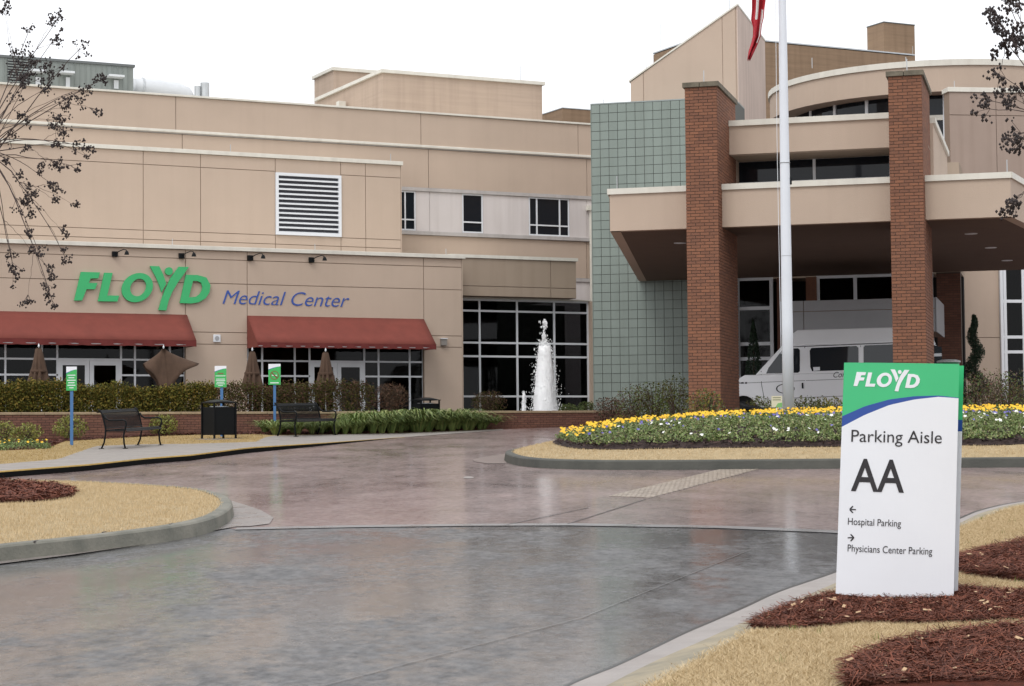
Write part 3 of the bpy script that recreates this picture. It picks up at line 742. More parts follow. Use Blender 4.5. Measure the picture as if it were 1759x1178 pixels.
# gooseneck lamps on the wall
def wall_lamp(px, py, lab):
    u, z = FA.pix(px, py, -.03); o = empty('wall_lamp', FA.w(u, -.032, z), FA.yaw, lab, 'lamp', 'gooseneck lamps above the green letters')
    MB().box(-.085, .085, -.10, 0, -.08, .08).build('housing', BLACKM, o, bevel=.01)
    MB().tube([(0, -.10, .0), (.05, -.32, .06), (.12, -.62, .10), (.16, -.74, .07), (.17, -.77, 0)], .014, 6).build('arm', BLACKM, o)
    MB().lathe([(.03, .04), (.055, .0), (.075, -.07), (.07, -.075)], 12, (.17, -.77)).build('lamp_shade', BLACKM, o)
wall_lamp(196.5, 436.5, 'leftmost black gooseneck lamp on the tan wall, above the letters F and L')
wall_lamp(311, 439.5, 'second black gooseneck lamp from the left, above the green letter D')
wall_lamp(429, 443, 'third black gooseneck lamp from the left, above the blue words on the wall')
wall_lamp(534, 446.5, 'rightmost black gooseneck lamp on the tan wall, above the end of the blue words')
# wall boxes
u, z = FA.pix(372, 581, -.03); o = empty('wall_speaker', FA.w(u, -.032, z), FA.yaw, 'square pale wall box with round grille between the two awnings', 'wall box')
MB().box(-.115, .115, -.05, 0, -.115, .115).build('housing', TRIMW, o, bevel=.01)
MB().prism([(.07*math.cos(a), .07*math.sin(a)) for a in np.linspace(0, 6.28, 17)[:-1]], .008, 'y', -.06).build('grille', mat('grey_mesh', (.35, .35, .36), .7), o)
u, z = FA.pix(761, 587, -.03); o = empty('wall_vent', FA.w(u, -.032, z), FA.yaw, 'small grey wall vent box right of the second red awning', 'vent')
MB().box(-.10, .10, -.10, 0, -.115, .09).build('housing', mat('dull_grey_metal', (.25, .23, .21), .5), o)
MB().box(-.115, .115, -.13, 0, .091, .115).build('hood', TRIMW, o)
# letters on the wall
o = empty('floyd_wall_letters', FA.w(FA.U(127, 516), -.04, FA.Z(127, 516)), FA.yaw, 'large green raised letters FLOYD on the tan stucco wall', 'sign')
bu, bz = FA.U(127, 516), FA.Z(127, 516)
def wallfn(x, y, d):
    u, z = FA.pix(x/3.9273, 290+y/3.9273, -.08); return (u-bu, d, z-bz)
for nm, ou, inn in LOGO: logo_mesh(ou, inn, wallfn, -.08, -.01).build('letter', GREEN, o)
V, F = text_mesh('Medical Center', .32, .98, -.008)
wv = [v[0] for v in V]; w0, w1 = min(wv), max(wv); chh = max(v[1] for v in V if v[0] < w0+.6)
bu, bz = FA.U(383, 521.5), FA.Z(383, 521.5)
o = empty('medical_center_letters', FA.w(bu, -.04, bz), FA.yaw, 'blue slanted raised letters reading Medical Center on the tan wall', 'sign')
for fs in glyphs(V, F):
    ids = sorted({i for f in fs for i in f}); mp_ = {i: k for k, i in enumerate(ids)}; fr_, bk = [], []
    for i in ids:
        px = 383+(V[i][0]-w0)/(w1-w0)*218; py = 521.5+(px-383)*.0265-V[i][1]/chh*23.3
        u, z = FA.pix(px, py, -.08); fr_.append((u-bu, -.008, z-bz)); bk.append((u-bu, .008, z-bz))
    ff = [tuple(mp_[i] for i in f) for f in fs]; n = len(ids); ec = {}
    for f in ff:
        for a, b_ in zip(f, f[1:]+f[:1]): ec[(a, b_)] = ec.get((a, b_), 0)+1
    sd = [(a, b_, b_+n, a+n) for (a, b_) in ec if (b_, a) not in ec]
    MB().add(fr_+bk, ff+sd).build('letter', BLUE, o)
# awnings
def awning(pl_, pr_, ytl, ytr, yfl, yfr, yvl, yvr, lab):
    pv = -1.0
    u0, u1 = FA.U(pl_, ytl, -.03), FA.U(pr_, ytr, -.03); zt_ = (FA.Z(pl_, ytl, -.03)+FA.Z(pr_, ytr, -.03))/2
    zf = (FA.Z(pl_+16, yfl, pv)+FA.Z(pr_+18, yfr, pv))/2; zv = (FA.Z(pl_+16, yvl, pv)+FA.Z(pr_+18, yvr, pv))/2
    o = empty('awning', FA.w(u0, -.03, zv), FA.yaw, lab, 'awning', 'red canvas awnings on the low wing')
    L = u1-u0; h = zt_-zv; hf = zf-zv; n = 24; q = MB()
    for i in range(n+1):
        x = L*i/n; sag = .02*abs(math.sin(i*math.pi/4))
        for k in range(5):
            t = k/4; q.v.append((x, -t*.97, h+(hf-h)*t-sag*math.sin(t*math.pi)))
    q.f = [(i*5+k, (i+1)*5+k, (i+1)*5+k+1, i*5+k+1) for i in range(n) for k in range(4)]
    c = q.build('canopy', AWN, o, smooth=True, fix=False); sd = c.modifiers.new('s', 'SOLIDIFY'); sd.thickness = .006
    q = MB()
    for i in range(n*2+1):
        x = L*i/(2*n); w_ = .012*math.sin(i*1.7)
        q.v += [(x, -.975, hf), (x, -.975+w_, .0+.008*math.sin(i*2.3))]
    q.f = [(2*i, 2*i+1, 2*i+3, 2*i+2) for i in range(2*n)]
    c = q.build('valance', AWND, o, fix=False); sd = c.modifiers.new('s', 'SOLIDIFY'); sd.thickness = .006
    for x in (.0, L):
        MB().prism([(0, h), (-.97, hf), (-.97, .01), (0, .01)], .006, 'x', x-.003).build('end_panel', AWN, o)
    q = MB().tube([(0, -.955, .05), (L, -.955, .05)], .02, 6)
    for x in (0.03, L/2, L-.03): q.tube([(x, 0, .05), (x, -.955, .05)], .018, 6)
    q.build('frame', GALV, o)
awning(-160, 321, 531, 541, 580, 584, 590, 594.5, 'long red canvas awning on the left, cut by the photo edge, below the green letters')
awning(424.6, 728, 542.5, 547.6, 588, 592, 596.5, 600, 'red canvas awning on the right, below the blue words')
for px in (296, 541, 766): rod(T1, FA.U(px, 425, 1), 1, zc1, .3)

# ---- box over the glass and the curtain wall right of the low wing
uc1 = FA.U(1010, 600, 1.6); ub1 = FA.U(990, 480, 1.0)
TC = Thing('glazed_link', FA, uR+.05, 1.0, ZG, 'dark glazed lobby link with brown stucco box above, behind the fountain', 'building')
zb0, zb1, zb2 = FA.Z(890, 510, 1.0), FA.Z(890, 445.5, 1.0), FA.Z(890, 440, 1.0)
TC.box('wall', uR+.05, ub1, 1.03, 7, zb0, zb1, GAP)
panel_wall(TC, 1.03, [uR+.05, FA.U(946, 470, 1.0), ub1], [zb0, FA.Z(890, 493, 1.0), zb1], STUCCO2)
TC.box('parapet_cap', uR+.05, ub1+.05, .95, 7, zb1, zb2, TRIM)
us = [uR+.06]+[FA.U(p, 600, 1.6) for p in (824.4, 888.9, 952.7, 1010.5)]
zs = [BOT]+[FA.Z(793.5, y, 1.6) for y in (680.7, 611.5, 588, 533, 514)]
glazing(TC, 1.6, us, zs, .065, .14)
TC.box('head_flashing', uR+.06, uc1+.1, 1.5, 2.2, zs[-1]+.034, zb0-.002, TRIM)
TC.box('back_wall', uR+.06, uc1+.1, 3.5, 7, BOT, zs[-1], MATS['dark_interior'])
TC.box('jamb', uc1+.034, uc1+.2, 1.45, 2.2, BOT, zs[-1]+.03, STUCCO)

# ================================================================== LOUVRE WING (v = 5)
u2R = FA.U(688.6, 350, 5)
z20, z21 = FA.Z(440, 270, 5), FA.Z(440, 263.2, 5)
T2 = Thing('louvre_wing', FA, u2R, 5, ZG, 'tan stucco upper block with the large white louvre, above the low wing', 'building')
lv = [FA.U(473, 350, 5), FA.U(585.5, 350, 5), FA.Z(530, 405, 5), FA.Z(530, 299, 5)]
zz = [BOT, FA.Z(555, 422, 5), FA.Z(555, 407, 5), FA.Z(555, 298.5, 5), z20]
T2.box('wall', uL-6, u2R, 5.03, 6.9, BOT, z20, GAP)
us = [uL-6, FA.U(246, 340, 5), FA.U(344.5, 340, 5), lv[0], lv[1], FA.U(628, 350, 5), u2R]
panel_wall(T2, 5.03, us[:4], zz, STUCCO); panel_wall(T2, 5.03, us[3:5], [zz[0], zz[1], lv[2]], STUCCO)
panel_wall(T2, 5.03, us[3:5], [lv[3], z20], STUCCO); panel_wall(T2, 5.03, us[4:], zz, STUCCO)
T2.box('corner_return', u2R+.001, u2R+.03, 5, 6.9, BOT, z20, STUCCO)
cap(T2, uL-6, u2R, 5, 6.85, z20, z21, .07)
q = MB(); b = T2.b
w0, w1, w2, w3 = lv
fwd = .10
for (a0, a1, c0, c1) in ((w0, w0+fwd, w2, w3), (w1-fwd, w1, w2, w3), (w0+fwd, w1-fwd, w3-fwd, w3), (w0+fwd, w1-fwd, w2, w2+fwd*.6)):
    q.box(a0-b[0], a1-b[0], 4.93-b[1], 5.028-b[1], c0-b[2], c1-b[2])
lo = q.build('louvre_frame', TRIMW, T2.o)
n = 12; hh_ = (w3-w2-fwd*1.6)/n
for k in range(n):
    z0 = w2+fwd*.6+k*hh_
    MB().add([(w0+fwd-b[0], 4.935-b[1], z0-b[2]), (w1-fwd-b[0], 4.935-b[1], z0-b[2]), (w1-fwd-b[0], 5.02-b[1], z0+hh_*.22-b[2]), (w0+fwd-b[0], 5.02-b[1], z0+hh_*.22-b[2]),
              (w0+fwd-b[0], 4.935-b[1], z0+.05-b[2]), (w1-fwd-b[0], 4.935-b[1], z0+.05-b[2]), (w1-fwd-b[0], 5.02-b[1], z0+hh_*.22+.04-b[2]), (w0+fwd-b[0], 5.02-b[1], z0+hh_*.22+.04-b[2])],
             [(3, 2, 1, 0), (4, 5, 6, 7), (0, 1, 5, 4), (1, 2, 6, 5), (2, 3, 7, 6), (3, 0, 4, 7)]).build('slat', TRIMW, lo)
T2.box('louvre_recess', w0+fwd, w1-fwd, 5.021, 5.029, w2+.06, w3-fwd, mat('louvre_dark', (.05, .05, .06), .8))
for px in (396, 671): rod(T2, FA.U(px, 270, 5.3), 5.3, z21, .3)

# ================================================================== MAIN WING (v = 7)
v3 = 7.0
u3R = FA.U(1022, 350, v3)+.6
z30, z31 = FA.Z(760, 197.4, v3), FA.Z(760, 194.2, v3)
T3 = Thing('main_hospital_wing', FA, u3R, v3, ZG, 'tall tan stucco wing behind the low wing, with white panels between its windows', 'building')
def zl(y, x=760): return FA.Z(x, y, v3)
s1a, s1b = zl(257.5), zl(251.5); l1a, l1b = zl(330.4), zl(324.2); l2a, l2b = zl(405), zl(398.4)
T3.box('wall', uL-9, u3R, v3+.06, 22, BOT, z30, GAP)
vj = [uL-9, FA.U(302, 190, v3), FA.U(723, 220, v3), FA.U(993, 240, v3), u3R]
panel_wall(T3, v3+.06, vj, [s1b, z30], STUCCO, t=.06)
vj = [uL-9, FA.U(313, 240, v3), FA.U(736, 290, v3), FA.U(1008, 300, v3), u3R]
panel_wall(T3, v3+.06, vj, [l1b, s1a], STUCCO, t=.06)
T3.box('ledge', uL-9, u3R, v3-.10, v3+.06, s1a+.03, s1b, TRIM, bevel=.02); T3.box('ledge_lip', uL-9, u3R, v3-.04, v3+.06, s1a, s1a+.028, LEDGE)
T3.box('ledge', u2R-2, u3R, v3-.06, v3+.06, l1a, l1b, LEDGE, bevel=.01); T3.box('ledge', u2R-2, u3R, v3-.09, v3+.06, l2a, l2b, LEDGE, bevel=.01)
zlow = FA.Z(1000, 478, v3)
panel_wall(T3, v3+.06, [u2R-2, FA.U(1008, 450, v3), u3R], [zlow, l2a], STUCCO, t=.06)
T3.box('ledge', FA.U(960, 480, v3), u3R, v3-.05, v3+.06, zlow-.13, zlow-.001, LEDGE); T3.box('panel', u2R-2, u3R, v3, v3+.06, BOT, zlow-.131, PANELW)
cap(T3, uL-9, u3R, v3, 21.9, z30, z31, .07)
W3 = [(FA.U(683, 360, v3), FA.U(714.5, 360, v3), [.42]), (FA.U(794, 366, v3), FA.U(830, 366, v3), []), (FA.U(908.5, 372, v3), FA.U(978.5, 372, v3), [.2, .76])]
xs_ = [u2R-2]+[q_ for w in W3 for q_ in w[:2]]+[u3R]
for k in range(0, len(xs_), 2):
    a, c_ = xs_[k], xs_[k+1]
    jj = [a, FA.U(738, 360, v3), c_] if k == 2 else ([a, FA.U(1008, 370, v3), c_] if k == 6 else [a, c_])
    panel_wall(T3, v3+.06, jj, [l2b, l1a], PANELW, t=.06, gap=.012)
for (a, c_, mu) in W3:
    mz = l2b+(l1a-l2b)*.28
    glazing(T3, v3+.01, [a+.03]+[a+(c_-a)*t for t in mu]+[c_-.03], [l2b+.04, mz, l1a-.03], .05, .05, gm=GLASS2)
q = MB(); dp = FA.U(1013, 420, v3); b = T3.b
o = q.tube([(dp-b[0], v3-.09-b[1], FA.Z(1013, 358, v3)-b[2]), (dp-b[0], v3-.09-b[1], FA.Z(1013, 520, v3)-b[2])], .05, 8).build('downspout', TRIM, T3.o)
T3.box('leader_head', dp-.16, dp+.16, v3-.2, v3-.02, FA.Z(1013, 362, v3), FA.Z(1013, 354, v3), TRIM)
for px, y in ((396, 183), (894, 200)): pass

# ---- things on the roofs of the main wing
def blockA(name, pcorner, pright, ptop, ytopR, v, depth, m, lab, capm=None, ch=.14, base=None, over=.1, cat='building'):
    u0 = FA.U(pcorner, ptop, v); u1 = FA.U(pright, ytopR, v); z = (FA.Z(pcorner, ptop, v)+FA.Z(pright, ytopR, v))/2
    zb = z31-2.0 if base is None else base
    T = Thing(name, FA, u0, v, zb, lab, cat)
    T.box('wall', u0, u1, v, v+depth, zb, z-ch, m)
    cap(T, u0, u1, v, v+depth, z-ch, z, over, capm or TRIM)
    return T, u0, u1, z
P1T, a, c_, z = blockA('roof_penthouse', 657, 931, 119, 140.5, 12, 7.2, TANBRICK2, 'wide pale brick penthouse with white cap on the main wing roof')
b = P1T.b
P1T.box('leader_head', a-.42, a-.12, 15.6, 15.9, z-1.1, z-.7, TRIM); P1T.box('downspout', a-.34, a-.2, 15.68, 15.82, z31-2, z-1.1, TRIM)
rod(P1T, FA.U(894, 136, 14), 14, z, 1.0)
blockA('roof_stair_tower', 573, 650, 115, 121.5, 22, 2.4, TANBRICK2, 'smaller pale brick block behind the left end of the wide penthouse', ch=.15)
blockA('brown_roof_block', 966, 1080, 184.5, 192, 26, 4.3, TANBRICK, 'low brown brick roof block just left of the green tiled wall', ch=.05, capm=GALV, over=.03)
u0 = FA.U(-150, 90, 16); u1 = FA.U(229, 111, 16); z = (FA.Z(0, 94, 16)+FA.Z(229, 111, 16))/2
TM = Thing('metal_roof_building', FA, u1, 16, z31-1.5, 'grey green metal sided plant room on the roof at the far left', 'building')
TM.box('wall', u0, u1, 16, 24, z31-1.5, z-.1, METALG); cap(TM, u0, u1, 16, 24, z-.1, z, .06, mat('dark_grey_trim', (.12, .13, .13), .5), 'roof_trim')
for i in range(1, 40):
    x = u0+(u1-u0)*i/40
    TM.box('seam', x-.012, x+.012, 15.975, 16, z31-1.5, z-.11, METALG)
for (x0, x1, y) in ((53, 79, 123), (105.5, 127.5, 125.5), (187, 213, 132)):
    ua, ub = FA.U(x0, y, 15.6), FA.U(x1, y, 15.6); zz_ = FA.Z(x1, y, 15.6)
    TM.box('door_canopy', ua, ub, 15.5, 15.97, zz_-.02, zz_+.06, DUCT)
for (x0, x1, y0, y1) in ((61, 70, 132, 150), (113, 120, 132.5, 150), (195.5, 203.5, 137.5, 152)):
    w_ = TM.box('window', FA.U(x0, y0, 15.96), FA.U(x1, y0, 15.96), 15.94, 15.97, FA.Z(x0, y1, 15.96), FA.Z(x0, y0, 15.96), DUCT)
lo = TM.box('louvre_frame', FA.U(13, 120, 15.95), FA.U(49, 120, 15.95), 15.95, 15.974, FA.Z(30, 143, 15.95), FA.Z(30, 102, 15.95), mat('louvre_dark', (.05, .05, .06), .8))
za, zb_ = FA.Z(30, 143, 15.95), FA.Z(30, 102, 15.95)
for k in range(9):
    zc = za+(zb_-za)*(k+.3)/9; TM.box('slat', FA.U(13.5, 120, 15.9), FA.U(48.5, 120, 15.9), 15.90, 15.949, zc, zc+(zb_-za)/22, METALG, lo)
TD = Thing('roof_duct', FA, FA.U(229, 150, 19), 19, z31-.8, 'white curved ventilation duct on the roof beside the grey plant room', 'duct')
pts = [(FA.U(p, y, 19)-TD.b[0], 0, FA.Z(p, y, 19)-TD.b[2]) for p, y in ((231, 152), (255, 152), (270, 154), (288, 157), (305, 158), (318, 163), (324, 172))]
MB().tube(pts, [.42, .42, .44, .42, .40, .36, .3], 14).build('duct', DUCT, TD.o, smooth=True)
for p in (243,):
    x = FA.U(p, 152, 19)-TD.b[0]; zz_ = FA.Z(p, 152+(p > 265)*3, 19)-TD.b[2]
    MB().tube([(x-.03, 0, zz_), (x+.03, 0, zz_-.005)], .46, 14).build('duct_band', GALV, TD.o)
TS = Thing('roof_exhaust_stacks', FA, FA.U(345, 160, 14), 14, z31-1.0, 'pair of round metal exhaust stacks on the roof right of the white duct', 'exhaust stack')
for (x0, x1, yt) in ((334, 344.5, 147.5), (344.5, 359.5, 141.8)):
    ua, ub = FA.U(x0, 155, 14)-TS.b[0], FA.U(x1, 155, 14)-TS.b[0]; r = (ub-ua)/2-.004; zt_ = FA.Z(x0, yt, 14)-TS.b[2]
    st = MB().lathe([(r, -.5), (r, zt_-.12), (r+.0, zt_), (r-.03, zt_), (r-.03, zt_-.3)], 20, ((ua+ub)/2, 0)).build('stack', GALV, TS.o, smooth=False)
# ================================================================== TILED WALL, PORTICO AND ENTRANCE (frame B)
VF = .55                                             # lower fascia plane
zs0 = FB.Z(1050, 397.5, VF); zs1 = FB.Z(1736, 371, VF); ZSOF = (zs0+zs1)/2
r = ray(1095, 483); t = (ZSOF-CAMZ)/r.z; VT = FB.uv(r*t)[1]     # back end of the soffit lies on the tiled wall
BOTB = G(5, 55)-.6
# ---- tiled wall
ut0 = FB.U(1017.8, 430, VT); ut1 = FB.U(1262, 430, VT)
zt1 = FB.Z(1016, 180, VT)
TT = Thing('tiled_wall_block', FB, ut0, VT, BOTB, 'tall block faced with square grey green tiles between the glass and the brick pier', 'building')
TT.box('wall', ut0, ut1, VT+.03, VT+2.5, BOTB, zt1, GROUT)
tp = FB.U(1109.3, 600, VT)-FB.U(1094, 600, VT); ncol = int((ut1-ut0)/tp)+1; nrow = int((zt1-BOTB)/tp)+1
tm = MB().box(-tp/2+.008, tp/2-.008, -.03, 0, -tp+.016, 0).me('tile'); tm.materials.append(TILE)
rest = MB(); made = 0
vis_cols = int((FB.U(1178, 430, VT)-ut0)/tp)+1
for rr in range(nrow):
    for cc_ in range(ncol):
        x = ut0+tp*(cc_+.5); z = zt1-tp*rr-.008; L = TT.L(x, VT+.03, z)
        if x > ut1: continue
        if z-tp < BOTB: continue
        if made < 300 and cc_ < vis_cols:
            o = bpy.data.objects.new('tile', tm); C.objects.link(o); o.parent = TT.o; o.location = L; made += 1
            o.rotation_euler = (random.gauss(0, .002), 0, 0)
        else: rest.box(L[0]-tp/2+.008, L[0]+tp/2-.008, L[1]-.03, L[1], L[2]-tp+.016, L[2])
o = rest.build('tiles', TILE, TT.o); o['kind'] = 'stuff'
TT.box('roof_cap', ut0-.02, ut1, VT-.01, VT+2.5, zt1+.002, zt1+.04, mat('grey_edge_metal', (.3, .34, .33), .5))
TT.box('corner_return', ut0-.02, ut0-.001, VT, VT+2.5, BOTB, zt1, TILE)
rod(TT, FB.U(1037, 176, VT+.5), VT+.5, zt1, .25)

# ---- brick piers of the portico
PD = 2.8; CHB = .0757
def pier(pxl, pxr, ycol, ytop, lab, limit=300):
    u0 = FB.U(pxl, ycol); u1 = FB.U(pxr, ycol); w = u1-u0; zt_ = FB.Z((pxl+pxr)/2, ytop, 0); zb = G(*FB.w(u0, 0, 0)[:2])-.05
    T = Thing('brick_pier', FB, u0, 0, zb, lab, 'pier', 'brick piers of the entrance portico')
    n = int((zt_-zb)/CHB); zt_ = zb+n*CHB; bl = w/3.5
    T.box('core', u0+.014, u1-.014, .014, PD-.014, zb, zt_, MORTAR)
    st = MB()
    brick_face(T.o, (0, .014, 0), (1, 0, 0), w, 0, zt_-zb, bl, CHB, BRICK, 'red', limit, st)
    brick_face(T.o, (w-.014, 0.002, 0), (0, 1, 0), PD-.004, 0, zt_-zb, (PD-.004)/12, CHB, BRICK, 'red', 0, st)
    brick_face(T.o, (.014, PD-.002, 0), (0, -1, 0), PD-.004, 0, zt_-zb, (PD-.004)/12, CHB, BRICK, 'red', 0, st)
    brick_face(T.o, (w, PD-.014, 0), (-1, 0, 0), w, 0, zt_-zb, bl, CHB, BRICK, 'red', 0, st)
    o = st.build('bricks', BRICK, T.o, fix=False); o['kind'] = 'stuff'
    hc = .12; g_ = .006; half = u0+w*.47
    for (a, c_, d0, d1) in ((u0-.05, half-g_, -.05, PD*.5), (half+g_, u1+.05, -.05, PD*.5), (u0-.05, u1+.05, PD*.5+g_*2, PD+.05)):
        T.box('coping_stone', a, c_, d0, d1, zt_, zt_+hc, COPING, bevel=.008)
    rod(T, u0+w*.55, .25, zt_+hc, .32)
    return T, u0, u1, zt_
PR1, c1a, c1b, _ = pier(1179.3, 1234.5, 410, 146, 'left red brick pier of the portico, next to the tiled wall')
PR2, c2a, c2b, _ = pier(1529.5, 1587.2, 370, 125.5, 'right red brick pier of the portico, behind the white parking sign')
# ---- portico canopy
dirL = VT-VF; flare = math.tan(R(9.4))
uF0 = FB.U(1047.5, 360, VF); uF1 = FB.U(1736, 335, VF)
TP = Thing('entrance_portico', FB, c1a, VF, BOTB, 'wide tan stucco entrance portico roof on two red brick piers, with clerestory windows above', 'portico')
zf1 = (FB.Z(1046.5, 334, VF)+FB.Z(1736, 306, VF))/2; zf2 = (FB.Z(1046.5, 324, VF)+FB.Z(1736, 295.7, VF))/2
D_ = VT-VF-.05
def ring(off=0.): return [(uF0-off, VF-off), (uF1+off, VF-off), (uF1+off+flare*D_, VF+D_), (uF0-off-flare*D_, VF+D_)]
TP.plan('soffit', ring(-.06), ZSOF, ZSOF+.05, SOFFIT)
TP.plan('roof_deck', ring(-.06), zf1-.1, zf1, LEDGE)
def seg_box(name, A_, B_, th, z0, z1, m, skip=()):
    A_ = Vector(A_); B_ = Vector(B_); d = (B_-A_).normalized(); nn = Vector((-d.y, d.x))*th
    TP.plan(name, [A_, B_, B_+nn, A_+nn], z0, z1, m)
rg = ring(); rc = ring(.05)
# fascia in pieces between and beside the piers
TP.box('fascia', uF0, c1a-.002, VF, VF+.25, ZSOF-.001, zf1, STUCCO); TP.box('fascia', c1b+.002, c2a-.002, VF, VF+.25, ZSOF-.001, zf1, STUCCO); TP.box('fascia', c2b+.002, uF1, VF, VF+.25, ZSOF-.001, zf1, STUCCO)
TP.box('fascia_cap', uF0-.05, c1a-.002, VF-.05, VF+.3, zf1, zf2, TRIM); TP.box('fascia_cap', c1b+.002, c2a-.002, VF-.05, VF+.3, zf1, zf2, TRIM); TP.box('fascia_cap', c2b+.002, uF1+.03, VF-.05, VF+.3, zf1, zf2, TRIM)
seg_box('side_fascia', (uF1, VF), rg[2], .25, ZSOF-.001, zf1, STUCCO); seg_box('side_fascia', rg[3], (uF0, VF), .25, ZSOF-.001, zf1, STUCCO)
seg_box('side_fascia_cap', (uF1+.05, VF), (rg[2][0]+.05, rg[2][1]), .3, zf1, zf2, TRIM); seg_box('side_fascia_cap', (rg[3][0]-.05, rg[3][1]), (uF0-.05, VF), .3, zf1, zf2, TRIM)
rod(TP, FB.U(1060, 320, VF+.1), VF+.1, zf2, .32); rod(TP, FB.U(1730, 296, VF+.1), VF+.1, zf2, .3)
for px, py in ((1168, 417), (1668, 401), (1702, 425), (1730, 447)):           # recessed downlights in the soffit
    rr = ray(px, py); p = rr*((ZSOF-CAMZ)/rr.z); u, v = FB.uv(p)
    MB().lathe([(.16, -.012), (.16, .002), (.13, .003), (.12, -.013)], 16, (u-TP.b[0], v-TP.b[1])).build('downlight', TRIMW, TP.o).location = (0, 0, ZSOF-TP.b[2])
# clerestory box above
VU = 1.75; VW = 3.2
ua = FB.U(1251.5, 230, VU); ub = FB.U(1598, 215, VU)
zu0 = (FB.Z(1251.5, 265, VU)+FB.Z(1526, 253.3, VU))/2; zu1 = (FB.Z(1251.5, 217.8, VU)+FB.Z(1525, 203, VU))/2; zu2 = (FB.Z(1251.5, 207.5, VU)+FB.Z(1525, 193.7, VU))/2
UD = 9.0
TP.box('upper_fascia', c1b+.002, c2a-.002, VU, VU+.3, zu0, zu1, STUCCO)
TP.box('upper_cap', c1b+.002, c2a-.002, VU-.06, VU+.35, zu1, zu2, TRIM)
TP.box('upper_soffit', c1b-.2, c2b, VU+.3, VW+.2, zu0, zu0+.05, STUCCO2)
TP.box('upper_side', c2b-.1, ub, PD+.01, UD, zf1+.01, zu1, STUCCO); TP.box('upper_side_cap', c2b-.2, ub+.06, PD+.01, UD, zu1, zu2, TRIM)
TP.box('upper_side', ua-.3, c1b, PD+.01, UD, zf1+.01, zu1, STUCCO); TP.box('upper_side_cap', ua-.4, c1b+.1, PD+.01, UD, zu1, zu2, TRIM)
TP.box('upper_roof', ua, ub-.3, VU+.35, UD, zu1-.2, zu1-.1, LEDGE)
zw0, zw1 = (FB.Z(1261, 318, VW)+FB.Z(1526, 306.5, VW))/2, (FB.Z(1261, 274, VW)+FB.Z(1526, 264, VW))/2
glazing(TP, VW, [FB.U(1262.5, 295, VW), FB.U(1398.5, 290, VW), FB.U(1530, 285, VW), FB.U(1590, 285, VW)], [zw0+.02, zw1], .07, .1, gm=GLASS2)
TP.box('sill_wall', FB.U(1255, 300, VW), FB.U(1592, 300, VW), VW-.02, VW+.12, zf1, zw0-.017, TRIM)
TP.box('head_wall', FB.U(1255, 300, VW), FB.U(1592, 300, VW), VW-.02, VW+.12, zw1+.036, zu0-.002, LEDGE)
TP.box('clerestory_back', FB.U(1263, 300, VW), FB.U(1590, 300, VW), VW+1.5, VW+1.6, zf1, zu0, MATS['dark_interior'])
TP.box('end_pier', ub-.25, ub+.28, UD+.02, UD+.7, zf1+.01, zu1-1.25, BRICK); TP.box('end_pier_cap', ub-.3, ub+.33, UD, UD+.75, zu1-1.249, zu1-1.15, COPING)

# ---- entrance wall under the portico
VB = VT+.3
TE = Thing('entrance_wall', FB, FB.U(1262, 550, VB), VB, BOTB, 'dark recessed entrance wall with white mullioned glazing under the portico', 'building')
DK = mat('shaded_tan_wall', (.26, .19, .14), .9, .1, 1)
e0u, e1u = ut1+.02, FB.U(1652, 550, VB)
zgt = FB.Z(1290, 479, VB)
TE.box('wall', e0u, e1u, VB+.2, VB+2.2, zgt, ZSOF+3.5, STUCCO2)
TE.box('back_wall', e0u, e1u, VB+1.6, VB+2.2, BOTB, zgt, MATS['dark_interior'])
glazing(TE, VB, [FB.U(1268, 560, VB), FB.U(1325.5, 560, VB)], [BOTB]+[FB.Z(1290, y, VB) for y in (616, 590.5, 529.5)]+[zgt], .11, .12, gm=GLASS)
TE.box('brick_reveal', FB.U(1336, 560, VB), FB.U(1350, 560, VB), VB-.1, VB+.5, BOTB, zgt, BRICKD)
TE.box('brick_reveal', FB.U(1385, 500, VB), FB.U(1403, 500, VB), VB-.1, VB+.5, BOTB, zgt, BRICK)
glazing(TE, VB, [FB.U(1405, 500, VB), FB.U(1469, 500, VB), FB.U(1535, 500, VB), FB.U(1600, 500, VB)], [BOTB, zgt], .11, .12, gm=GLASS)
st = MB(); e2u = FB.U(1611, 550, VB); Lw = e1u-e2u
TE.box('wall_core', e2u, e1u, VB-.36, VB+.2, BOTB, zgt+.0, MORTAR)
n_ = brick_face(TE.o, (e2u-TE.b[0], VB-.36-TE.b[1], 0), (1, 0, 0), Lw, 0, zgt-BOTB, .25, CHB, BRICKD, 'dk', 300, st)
if st.v: o = st.build('bricks', BRICKD, TE.o, fix=False); o['kind'] = 'stuff'
# vestibule fascia of grey panels
VV = VT-5.5
TV = Thing('entrance_vestibule', FB, FB.U(1362, 540, VV), VV, BOTB, 'grey metal panel fascia of the entrance vestibule behind the van', 'vestibule')
ALU = mat('grey_composite_panel', (.36, .36, .37), .5, .06, 2)
x0, x1, x2 = FB.U(1340, 540, VV), FB.U(1380.5, 540, VV), FB.U(1607, 540, VV)
z0, z1, z2 = FB.Z(1400, 574, VV), FB.Z(1400, 534.5, VV), FB.Z(1400, 515.5, VV)
TV.box('fascia_core', x0+.01, x2-.01, VV+.03, VV+3.8, z0+.01, z2-.01, GAP)
panel_wall(TV, VV+.03, [x0, x1, x2], [z0, z1, z2], ALU, gap=.02)
TV.box('side_panel', x2+.002, x2+.03, VV, VV+3.8, z0, z2, ALU)
for u in (x0+.3, x2-.3): TV.box('post', u-.1, u+.1, VV+.3, VV+.5, BOTB, z0, ALU)

